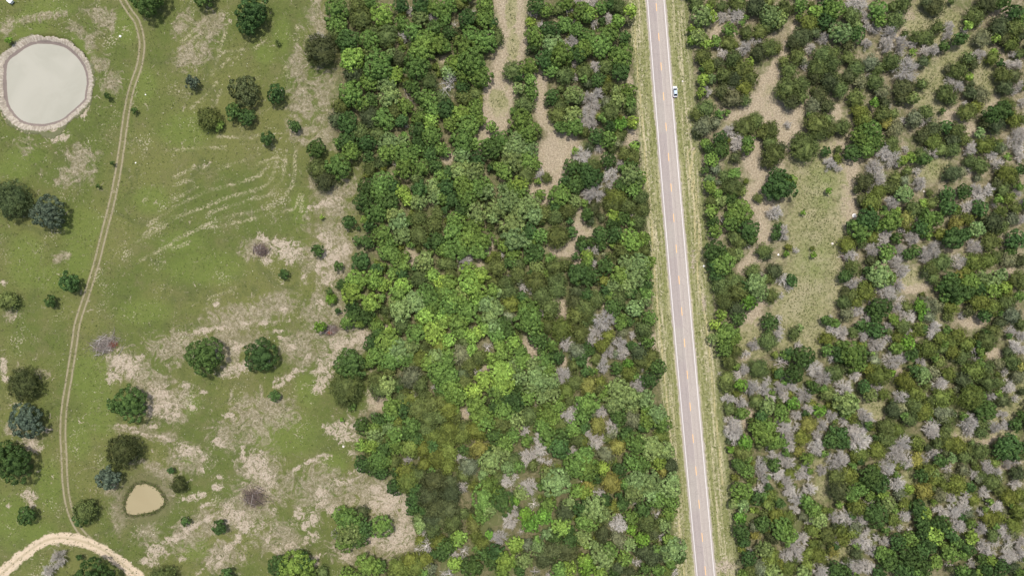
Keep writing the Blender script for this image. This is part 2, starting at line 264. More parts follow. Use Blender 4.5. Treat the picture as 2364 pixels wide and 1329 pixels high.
def build_ground_mat():
    t = NT('ground_cover'); ob = t.co.outputs['Object']
    n_big = t.noise(0.022, 3, 0.6); n_mid = t.noise(0.11, 4, 0.6); n_fine = t.noise(0.9, 5, 0.65); n_vf = t.noise(3.2, 3, 0.7); n_h = t.noise(0.33, 5, 0.68, dist=0.6)
    # pasture grass
    g = t.mix(t.step(n_big, 0.40, 0.62), (0.108, 0.138, 0.036), (0.158, 0.166, 0.054))
    g = t.mix(t.step(n_mid, 0.45, 0.72, 0, 0.75), g, (0.160, 0.152, 0.066))
    g = t.mix(t.step(t.noise(0.07, 5, 0.6, dist=1.5), 0.52, 0.68, 0, 0.6), g, (0.092, 0.108, 0.038))
    g = t.mix(t.math('MULTIPLY', t.step(t.math('ADD', t.attr('lush'), t.math('MULTIPLY', t.math('SUBTRACT', n_mid, 0.5), 1.5)), 0.1, 0.9), 0.65), g, (0.142, 0.190, 0.042))
    g = t.mix(t.step(n_fine, 0.54, 0.74, 0, 0.32), g, (0.215, 0.205, 0.100))
    g = t.mix(t.step(n_fine, 0.30, 0.46, 0.6, 0.0), g, (0.075, 0.095, 0.028))
    g = t.mix(t.step(n_vf, 0.35, 0.7, 0.35, 0.0), g, (0.060, 0.072, 0.026))
    # windrows of dead grass
    w = t.attr('wind'); wm = t.step(t.math('ADD', w, t.math('MULTIPLY', t.math('SUBTRACT', n_h, 0.5), 3.2)), 0.3, 1.0, 0.85, 0.0)
    wm = t.math('MULTIPLY', t.math('MULTIPLY', wm, t.step(t.noise(1.2, 4, 0.75), 0.42, 0.60)), t.step(t.noise(0.10, 3, 0.6), 0.38, 0.58, 0.15, 0.9))
    g = t.mix(wm, g, (0.42, 0.37, 0.25))
    # thin dry grass over soil
    dry = t.mix(t.step(t.noise(0.8, 6, 0.75, dist=0.6), 0.36, 0.66), (0.17, 0.150, 0.085), (0.46, 0.395, 0.30))
    dry = t.mix(t.step(n_mid, 0.5, 0.7, 0, 0.5), dry, (0.16, 0.165, 0.075))
    dry = t.mix(t.step(n_vf, 0.36, 0.62, 0.5, 0), dry, (0.12, 0.10, 0.065))
    md = t.step(t.math('ADD', t.attr('dry'), t.math('MULTIPLY', t.math('SUBTRACT', t.noise(0.16, 8, 0.74, dist=1.6), 0.5), 4.6)), 0.35, 1.10, 0, 0.78)
    g = t.mix(md, g, dry)
    # bare scraped soil
    bare = t.mix(t.noise(0.5, 4, 0.6), (0.36, 0.305, 0.230), (0.55, 0.475, 0.375))
    bare = t.mix(t.step(t.noise(1.3, 5, 0.7), 0.38, 0.54, 0.85, 0), bare, (0.26, 0.215, 0.15))
    bare = t.mix(t.step(n_vf, 0.35, 0.6, 0.4, 0), bare, (0.22, 0.18, 0.13))
    mb = t.step(t.math('ADD', t.attr('bare'), t.math('MULTIPLY', t.math('SUBTRACT', t.noise(0.40, 9, 0.78, dist=1.0), 0.5), 6.0)), 0.48, 1.05, 0, 0.95)
    # random specks of soil everywhere in the pasture
    sp = t.step(t.math('MULTIPLY', t.noise(1.4, 2, 0.6), t.noise(0.09, 3, 0.6)), 0.36, 0.41, 0, 0.5)
    g = t.mix(sp, g, (0.46, 0.41, 0.30)); g = t.mix(mb, g, bare)
    # wood floor, litter clearings, meadow
    fl = t.mix(t.step(n_fine, 0.35, 0.65), (0.085, 0.090, 0.040), (0.19, 0.170, 0.095))
    fl = t.mix(t.step(n_mid, 0.45, 0.6), fl, (0.115, 0.130, 0.052))
    lit = t.mix(t.step(t.noise(1.4, 6, 0.75), 0.32, 0.68), (0.235, 0.195, 0.130), (0.50, 0.430, 0.315))
    lit = t.mix(t.step(n_mid, 0.5, 0.72, 0, 0.55), lit, (0.27, 0.265, 0.14))
    lit = t.mix(t.step(n_vf, 0.33, 0.6, 0.5, 0), lit, (0.16, 0.125, 0.08))
    nl = t.math('MULTIPLY', t.math('SUBTRACT', n_h, 0.5), 2.4)
    fl = t.mix(t.step(t.math('ADD', t.attr('litter'), t.math('MULTIPLY', nl, 0.6)), 0.02, 0.62), fl, lit)
    mea = t.mix(t.step(n_fine, 0.3, 0.7), (0.160, 0.178, 0.066), (0.33, 0.31, 0.165))
    mea = t.mix(t.math('MULTIPLY', t.attr('lush'), 0.6), mea, (0.17, 0.22, 0.06))
    mea = t.mix(t.step(n_mid, 0.42, 0.66, 0, 0.55), mea, (0.42, 0.365, 0.24))
    mea = t.mix(t.step(n_vf, 0.35, 0.6, 0.35, 0), mea, (0.09, 0.09, 0.04))
    fl = t.mix(t.step(t.math('ADD', t.attr('meadow'), nl), 0.15, 0.65, 0, 0.85), fl, mea)
    c = t.mix(t.step(t.math('ADD', t.attr('wood'), t.math('MULTIPLY', nl, 6.0)), -3.0, 3.0), g, fl)
    # road verge: mown dry grass in bands along the road
    u = t.attr('roadu'); X = t.sep()
    sv = t.xyz(t.math('MULTIPLY', u, 1.1), t.math('MULTIPLY', X[1], 0.045), 3.0)
    band = t.noise(1.0, 4, 0.6, vec=sv)
    ve = t.mix(t.step(band, 0.42, 0.70), (0.19, 0.205, 0.078), (0.50, 0.445, 0.29))
    ve = t.mix(t.step(n_fine, 0.5, 0.72, 0, 0.7), ve, (0.64, 0.57, 0.42))
    ve = t.mix(t.step(n_fine, 0.3, 0.48, 0.75, 0), ve, (0.16, 0.18, 0.06))
    au = t.math('ABSOLUTE', u)
    ve = t.mix(t.step(t.math('ADD', au, nl), 9.5, 12.5, 0, 0.7), ve, (0.16, 0.18, 0.07))
    ve = t.mix(t.math('MULTIPLY', t.step(t.math('ABSOLUTE', t.math('SUBTRACT', au, 5.6)), 0.2, 1.6, 0.55, 0), 1.0), ve, (0.20, 0.215, 0.075))
    ve = t.mix(t.step(t.attr('vline'), 0.15, 0.6, 0.75, 0.0), ve, (0.47, 0.41, 0.22))
    ve = t.mix(mb, ve, bare)
    ve = t.mix(t.step(n_vf, 0.35, 0.6, 0.3, 0), ve, (0.10, 0.09, 0.05))
    c = t.mix(t.step(t.math('ADD', au, t.math('MULTIPLY', nl, 1.5)), t.attr('vw'), t.math('SUBTRACT', t.attr('vw'), 1.2)), c, ve)
    # gravelly shoulder
    sh = t.mix(n_vf, (0.25, 0.215, 0.18), (0.52, 0.47, 0.41))
    c = t.mix(t.step(t.math('ADD', au, t.math('MULTIPLY', nl, 0.8)), 4.45, 4.0, 0, 0.8), c, sh)
    # two rut track
    tr = t.math('ABSOLUTE', t.attr('track')); rut = t.step(t.math('ABSOLUTE', t.math('SUBTRACT', tr, 1.0)), 0.12, 0.55, 0.85, 0.0)
    rut = t.math('MULTIPLY', rut, t.step(n_fine, 0.28, 0.50, 0.45, 1.0))
    mid = t.step(tr, 0.7, 2.2, 0.45, 0.0)
    c = t.mix(mid, c, (0.19, 0.17, 0.085)); c = t.mix(rut, c, t.mix(n_vf, (0.235, 0.205, 0.130), (0.37, 0.32, 0.225)))
    # sandy road
    sa = t.math('ABSOLUTE', t.attr('sandy')); sm = t.step(t.math('ADD', sa, t.math('MULTIPLY', nl, 1.6)), 1.7, 2.5, 1, 0)
    sc = t.mix(t.noise(0.7, 4, 0.6), (0.44, 0.355, 0.245), (0.64, 0.54, 0.40))
    sc = t.mix(t.step(sa, 0.1, 0.7, 0.5, 0.0), sc, (0.30, 0.26, 0.15))
    sc = t.mix(t.step(n_vf, 0.3, 0.55, 0.3, 0), sc, (0.30, 0.23, 0.15))
    c = t.mix(sm, c, sc)
    # muddy and weedy margin of the small pond
    pm = t.math('ADD', t.attr('pondm'), t.math('MULTIPLY', nl, 1.5))
    c = t.mix(t.step(pm, 2.0, 7.0, 0.65, 0.0), c, t.mix(n_fine, (0.085, 0.095, 0.038), (0.19, 0.165, 0.095)))
    c = t.mix(t.step(pm, 0.6, 1.6, 0.9, 0.0), c, (0.085, 0.080, 0.042))
    t.bump(t.math('ADD', n_fine, t.math('MULTIPLY', n_vf, 0.6)), 0.9, 0.35)
    t.b.inputs['Specular IOR Level'].default_value = 0.05
    return t.done(c, 0.95)
ground_me = mesh_np('ground', V, F, [build_ground_mat()], smooth=True)
fx, fy = PX.ravel(), PY.ravel(); wx, wy = gx.ravel(), gy.ravel()
attr(ground_me, 'bare', blobfield(fx, fy, BARE)); attr(ground_me, 'dry', blobfield(fx, fy, DRY)); attr(ground_me, 'lush', blobfield(fx, fy, LUSH))
attr(ground_me, 'litter', np.maximum(blobfield(fx, fy, LITTER), np.where(fx > 1590, np.interp(fy, [720, 860], [0.26, 0.06]), np.interp(fy, [500, 800], [0.08, 0.0])))); attr(ground_me, 'meadow', blobfield(fx, fy, MEADOW))
we = np.array(WOOD_EDGE); attr(ground_me, 'wood', np.clip((fx - np.interp(fy, we[:, 0], we[:, 1])) / 5.83, -40, 40))
wd = np.full(fx.shape, 99.0)
for ln in WIND:
    m = (fx > min(p[0] for p in ln) - 40) & (fx < max(p[0] for p in ln) + 40) & (fy > min(p[1] for p in ln) - 40) & (fy < max(p[1] for p in ln) + 40)
    wd[m] = np.minimum(wd[m], abs(sdist(wx[m], wy[m], GL(smooth_line(ln, 3)))))
attr(ground_me, 'wind', wd)
attr(ground_me, 'track', np.clip(sdist(wx, wy, GL(smooth_line(TRACK, 3))), -60, 60)); attr(ground_me, 'sandy', np.clip(sdist(wx, wy, GL(smooth_line(SANDY, 3))), -60, 60))
ru = wx - RC(wy); attr(ground_me, 'roadu', np.clip(ru * 0.9965, -60, 60))
attr(ground_me, 'vw', np.where(ru < 0, 11.5, 13.5))
vl = np.full(fx.shape, 99.0)
for ln in (VLINES_W, VLINES_E1, VLINES_E2): vl = np.minimum(vl, abs(sdist(wx, wy, GL(ln))))
attr(ground_me, 'vline', vl)
attr(ground_me, 'pondm', np.clip(np.hypot(wx - smp[0], wy - smp[1]) - rs_(np.arctan2(wy - smp[1], wx - smp[0])), -5, 50))
ground = link('ground', ground_me, kind='structure')

# ------------------------------------------------------------------ ponds
def pond_bank():
    n, m = 420, 14; V = []; A = []; ang = np.linspace(-np.pi, np.pi, n, endpoint=False)
    R0 = rb(ang)
    gul = np.zeros(n)
    for k in range(26): gul += np.cos(ang * random.randint(30, 150) + random.uniform(0, 6.3)) * 0.11
    wide = 3.5 + 0.6 * np.sin(ang * 3 + 1) + 0.4 * np.sin(ang * 7) + 0.3 * np.sin(ang * 17 + 2) + 0.6 * gul
    # the bank slumps wider at the lower right of the pond
    wide += 4.2 * np.exp(-((ang - math.radians(-77)) / 0.20) ** 2) + 1.2 * np.exp(-((ang - math.radians(-40)) / 0.4) ** 2) + 1.0 * np.exp(-((ang - math.radians(-120)) / 0.5) ** 2)
    for j in range(m):
        t = j / (m - 1)
        for i in range(n):
            r = R0[i] - 0.5 + t * (wide[i] + 0.5)
            z = -1.02 + 1.28 * sst(t, 0.0, 0.85) + 0.10 * gul[i] * math.sin(math.pi * t) + (0.08 if 0.05 < t < 0.25 else 0)
            if j == m - 1: z = -0.25
            V.append((bigp[0] + r * math.cos(ang[i]), bigp[1] + r * math.sin(ang[i]), z)); A.append((r - R0[i]))
    ii = np.arange(n * m).reshape(m, n); nxt = np.roll(ii, -1, axis=1)
    F = np.stack([ii[:-1].ravel(), ii[1:].ravel(), nxt[1:].ravel(), nxt[:-1].ravel()], 1)[:, ::-1]
    t = NT('cracked_clay'); S = t.sep()
    dx = t.math('SUBTRACT', S[0], bigp[0]); dy = t.math('SUBTRACT', S[1], bigp[1]); th = t.math('ARCTAN2', dy, dx)
    rill = t.noise(1.0, 5, 0.7, vec=t.xyz(t.math('MULTIPLY', th, 26.0), t.math('MULTIPLY', t.attr('rim'), 0.35), 0.0))
    c = t.mix(t.noise(0.12, 2), (0.37, 0.335, 0.265), (0.54, 0.49, 0.40))
    c = t.mix(t.step(rill, 0.40, 0.58, 0.7, 0), c, (0.20, 0.168, 0.13))
    c = t.mix(t.step(t.noise(1.5, 5, 0.75), 0.38, 0.56, 0.7, 0), c, (0.26, 0.22, 0.17))
    wet = t.step(t.math('ADD', t.attr('rim'), t.math('MULTIPLY', t.noise(0.5, 4), 1.4)), 1.65, 1.9, 1, 0)
    c = t.mix(wet, c, (0.205, 0.168, 0.145))
    gr = t.step(t.math('ADD', t.attr('rim'), t.math('MULTIPLY', t.noise(1.1, 4, 0.7), 3.0)), 4.4, 5.2, 0, 0.9)
    c = t.mix(gr, c, (0.10, 0.11, 0.045))
    t.bump(rill, 0.8, 0.3)
    me = mesh_np('pond_bank', V, F, [t.done(c, 0.9)], smooth=True); attr(me, 'rim', A)
    return link('pond_bank', me, kind='structure')
pond_bank()
def water(name, line, z, c1, c2, rough):
    t = NT(name + '_surface'); c = t.mix(t.step(t.noise(0.045, 4, 0.6, dist=1.0), 0.3, 0.7), c1, c2)
    t.b.inputs['Specular IOR Level'].default_value = 0.35
    t.bump(t.noise(1.2, 3), 0.05, 0.02)
    me = bpy.data.meshes.new(name); me.from_pydata([(x, y, z) for x, y in line], [], [tuple(range(len(line)))])
    me.materials.append(t.done(c, rough)); return link(name, me, kind='structure')
water('pond_water', [(bigp[0] + (x - bigp[0]) * 1.01, bigp[1] + (y - bigp[1]) * 1.01) for x, y in BIGW[:-1]], -0.86, (0.315, 0.310, 0.250), (0.360, 0.350, 0.288), 0.4)
sm_line = []
for i, (x, y) in enumerate(SMW[:-1]):
    k = 1 + random.uniform(-0.05, 0.03); sm_line.append((smp[0] + (x - smp[0]) * k, smp[1] + (y - smp[1]) * k))
water('small_pond_water', sm_line, -0.515, (0.29, 0.243, 0.135), (0.32, 0.272, 0.155), 0.4)

# ------------------------------------------------------------------ the road
def strip(name, xl, xr, z, m, y0=-420, y1=1760, parent=None, kind=None, n=None):
    """ribbon between two picture lines xl(y), xr(y) (photo pixels) laid on the ground plane"""
    ys = np.linspace(y1, y0, n or 90); V = []
    for y in ys:
        a = G(xl(y), y); b = G(xr(y), y)
        for k in range(5):
            f = k / 4; V.append((a[0] + (b[0] - a[0]) * f, a[1] + (b[1] - a[1]) * f, z))
    F = [(5 * i + k, 5 * i + k + 1, 5 * i + k + 6, 5 * i + k + 5) for i in range(len(ys) - 1) for k in range(4)]
    me = mesh_np(name, V, F, [m])
    attr(me, 'across', [(i % 5) / 4 for i in range(len(V))])
    o = link(name, me, parent)
    if kind: o['kind'] = kind
    return o
def road_mat():
    t = NT('chip_seal_asphalt'); u = t.attr('across'); S = t.sep()
    c = t.mix(t.noise(0.35, 4, 0.6), (0.345, 0.312, 0.275), (0.405, 0.366, 0.322))
    lane = t.step(u, 0.485, 0.515)
    patch = t.step(t.noise(1.0, 2, vec=t.xyz(0.0, t.math('MULTIPLY', S[1], 0.02), 7.0)), 0.47, 0.50)
    c = t.mix(t.math('MULTIPLY', t.math('SUBTRACT', 1.0, lane), t.math('MULTIPLY', patch, 0.55)), c, (0.335, 0.285, 0.272))
    c = t.mix(t.math('MULTIPLY', lane, 0.55), c, (0.44, 0.385, 0.335))
    # wheel paths: polished darker bands, four of them
    for w in (0.17, 0.37, 0.64, 0.84):
        b = t.step(t.math('ABSOLUTE', t.math('SUBTRACT', u, w)), 0.015, 0.06, 0.28, 0.0)
        b = t.math('MULTIPLY', b, t.step(t.noise(1.0, 3, vec=t.xyz(t.math('MULTIPLY', u, 14.0), t.math('MULTIPLY', S[1], 0.09), w * 9)), 0.35, 0.62))
        c = t.mix(b, c, (0.25, 0.212, 0.20))
    c = t.mix(t.step(t.noise(5.0, 3, 0.7), 0.4, 0.62, 0.3, 0.0), c, (0.16, 0.145, 0.14))
    c = t.mix(t.step(t.math('ABSOLUTE', t.math('SUBTRACT', u, 0.505)), 0.002, 0.014, 0.6, 0.0), c, (0.56, 0.485, 0.43))
    edge = t.math('ABSOLUTE', t.math('SUBTRACT', u, 0.5))
    c = t.mix(t.step(edge, 0.455, 0.475, 0, 0.5), c, (0.40, 0.355, 0.31))
    c = t.mix(t.step(t.vor(0.22, out='Distance', feat='DISTANCE_TO_EDGE'), 0.004, 0.012, 0.25, 0.0), c, (0.13, 0.12, 0.118))
    t.bump(t.noise(9.0, 2), 0.3, 0.03)
    return t.done(c, 0.85)
road = strip('road', lambda y: road_l(y) - 3.4, lambda y: road_r(y) + 3.4, 0.06, road_mat(), kind='structure')
edge_m = plain('white_road_paint', (0.64, 0.62, 0.59), 0.6, 0.2, 1.0); dash_m = plain('faded_yellow_paint', (0.80, 0.47, 0.20), 0.6, 0.12, 2.0)
strip('edge_line', lambda y: road_l(y) - 0.65, lambda y: road_l(y) + 0.65, 0.066, edge_m, parent=road)
strip('edge_line', lambda y: road_r(y) - 0.65, lambda y: road_r(y) + 0.65, 0.066, edge_m, parent=road)
dash_px = [17.6 + 69 * k for k in (-3, -2, -1)] + [17.6, 86, 154, 223, 293, 363, 433, 503, 574, 646, 718.5, 791, 864.5, 938, 1011.5, 1086, 1162.5, 1239, 1316, 1394, 1473]
for y in dash_px:
    h = 8.9 + (y - 17) * 0.0010
    mid = lambda q: (road_l(q) + road_r(q)) / 2 + 0.2
    strip('lane_dash', lambda q: mid(q) - 0.75, lambda q: mid(q) + 0.75, 0.066, dash_m, y0=y - h, y1=y + h, parent=road, n=3)

# ------------------------------------------------------------------ tree positions: photo px, centre x y, radius, kind
TILES = [
(690,0,"335 90 115 o,340 220 100 o,540 40 90 j,560 170 105 j,640 30 60 o,750 130 110 b,340 320 80 j,440 370 110 k,640 370 90 o,680 290 60 j,790 320 105 j,920 50 70 k,1100 50 90 k,1200 60 80 o,1290 110 80 o,1015 110 48 d,1210 155 58 d,1090 160 80 s,930 220 80 o,1040 290 90 o,960 330 65 d,1220 250 80 k,1150 380 110 o,1270 400 80 o,1100 480 120 o,1060 600 120 o,900 520 80 J,180 370 75 d,200 450 150 J,480 540 110 b,640 450 70 s,720 600 140 o,830 500 70 s,860 680 80 b,500 690 90 J,640 740 90 o,790 760 90 s,820 880 100 s,480 850 120 o,380 950 90 j,560 930 80 o,650 900 70 k,640 1060 100 J,760 1070 110 o,440 1110 100 k,350 1080 80 J,540 1190 90 j,860 1000 80 j,960 960 80 o,1020 780 75 k,1180 740 85 j,1160 890 90 o,1080 880 60 k,1190 1100 75 b,1210 1000 70 o,1080 1060 70 o,1200 1230 90 o,1070 1180 80 k,930 1090 60 k,700 1210 80 j,440 1270 90 k,620 1290 80 k,800 1280 90 s,930 1290 70 s,1080 1290 70 k,1290 890 70 j,970 1140 28 w,1040 1200 28 w"),
(1020,0,"60 60 80 o,150 30 70 j,390 50 80 o,290 100 25 w,230 170 80 k,390 160 90 o,120 220 35 w,60 300 70 k,130 290 50 J,30 170 60 o,270 320 90 o,390 380 110 o,460 200 50 k,495 330 75 j,445 320 45 d,150 370 60 j,30 420 60 o,200 440 110 o,270 560 130 o,110 570 80 b,350 680 110 o,60 650 70 s,190 690 70 o,50 780 110 w,190 790 70 k,290 850 70 j,200 890 75 j,40 980 85 k,170 1030 85 b,300 980 80 o,340 1090 60 o,240 1130 100 o,80 1120 70 o,180 1250 100 o,455 1150 55 o,300 1300 60 o,640 640 95 j,780 610 90 o,800 720 60 o,700 800 60 s,810 840 70 o,740 885 28 d,750 950 90 j,720 1090 110 o,790 1190 110 o,680 1280 90 s,520 1260 80 o,420 1310 70 o,850 60 80 k,940 90 70 o,1130 30 70 o,1240 20 50 d,835 115 55 d,1040 90 60 j,1150 105 45 d,1260 100 80 o,1310 160 60 o,800 200 50 b,900 230 40 d,840 330 90 o,980 270 90 k,1110 220 80 o,1190 205 35 d,1220 270 70 o,1310 330 80 o,1180 390 75 d,1000 400 110 s,1080 500 110 o,920 540 90 k,980 620 80 o,830 420 60 k,1230 480 90 k,1200 570 50 d,1110 690 90 j,1190 700 45 d,1290 650 80 j,1000 870 70 k,1190 860 90 s,1300 890 70 d,1080 950 70 j,1040 1040 80 j,1180 1040 90 s,1310 1040 90 d,1080 1150 60 o,1200 1150 80 o,690 700 50 k"),
(690,330,"160 50 85 k,170 230 105 j,350 210 110 o,240 340 95 J,470 80 90 o,630 120 60 k,640 230 70 j,740 170 70 j,800 80 90 o,960 100 110 o,870 190 30 w,1060 60 70 o,1180 80 80 k,1280 50 60 o,960 230 90 o,1100 220 80 o,1230 200 70 k,1060 310 60 j,610 400 90 k,750 350 100 o,590 540 90 k,730 450 90 o,850 400 70 k,930 440 70 b,980 510 60 b,820 530 90 k,700 620 110 o,1090 420 80 k,1210 400 80 s,1290 300 80 o,1230 480 80 s,1080 530 80 s,1290 500 60 o,850 640 80 s,900 720 90 s,930 830 80 s,1080 680 80 j,1000 700 50 k,1250 640 70 j,1080 820 100 j,1220 740 80 j,1240 880 80 k,750 830 90 o,840 890 60 o,780 960 80 o,450 710 62 k,590 700 45 o,640 750 60 k,530 765 22 k,535 885 45 k,620 890 70 k,200 665 22 b,170 970 58 k,355 1105 46 k,560 1070 82 k,850 1010 80 o,930 1110 80 o,950 1030 60 o,840 1190 50 o,700 1140 60 k,520 1240 100 b,680 1230 90 b,760 1280 70 b,400 1280 60 k,940 1180 60 k,1130 1070 90 s,1200 1190 70 b,1080 1220 90 j,1300 960 70 o,940 1290 80 b,1160 1290 70 j,1300 1090 60 j,1290 1260 70 b"),
(1020,330,"30 80 50 o,200 30 90 o,450 60 100 k,180 120 80 s,320 150 80 k,50 270 70 k,170 250 90 s,290 260 90 s,40 400 80 k,90 500 80 k,200 390 100 o,340 380 100 o,400 440 80 s,230 500 90 o,650 60 110 s,800 50 80 s,640 160 100 s,780 150 90 o,560 250 80 o,480 200 45 o,760 290 90 j,850 200 50 o,890 290 55 d,945 310 50 j,700 370 80 b,640 440 80 o,730 440 60 o,550 400 50 s,600 520 110 s,500 590 100 s,700 600 110 s,810 540 80 s,830 650 90 s,640 740 110 s,320 640 100 s,180 600 70 k,120 690 80 o,280 740 100 o,100 800 90 o,240 860 110 o,370 870 110 o,160 950 110 o,330 960 90 o,60 960 80 o,460 660 70 s,780 800 80 k,890 840 75 o,650 870 100 s,750 890 60 s,570 920 70 o,640 1000 70 o,835 990 95 k,910 640 85 j,1020 660 80 j,890 465 50 o,1060 470 100 o,1020 560 60 k,1140 610 80 j,1200 530 70 s,1110 350 65 k,1045 840 105 j,1170 800 55 k,1160 700 40 k,1200 70 40 b,1260 120 90 d,1170 220 80 k,1290 240 70 k,1210 370 90 k,1310 310 60 k,1310 470 60 d,1310 640 60 k,1290 950 60 d,1260 920 60 k,1210 1030 40 k,1310 1060 60 o,540 1005 35 d,215 1070 75 d,500 1130 90 j,70 1090 70 j,80 1190 60 j,230 1150 80 b,350 1190 80 b,250 1260 100 b,60 1260 80 o,680 1090 70 j,610 1080 60 k,690 1180 80 j,605 1200 25 w,860 1120 70 s,780 1050 50 o,980 1050 55 o,1010 1120 90 j,1120 1100 65 j,850 1250 100 j,1040 1240 90 j,570 1270 80 j,460 1260 60 j,720 1300 35 d,1230 1180 100 k"),
]
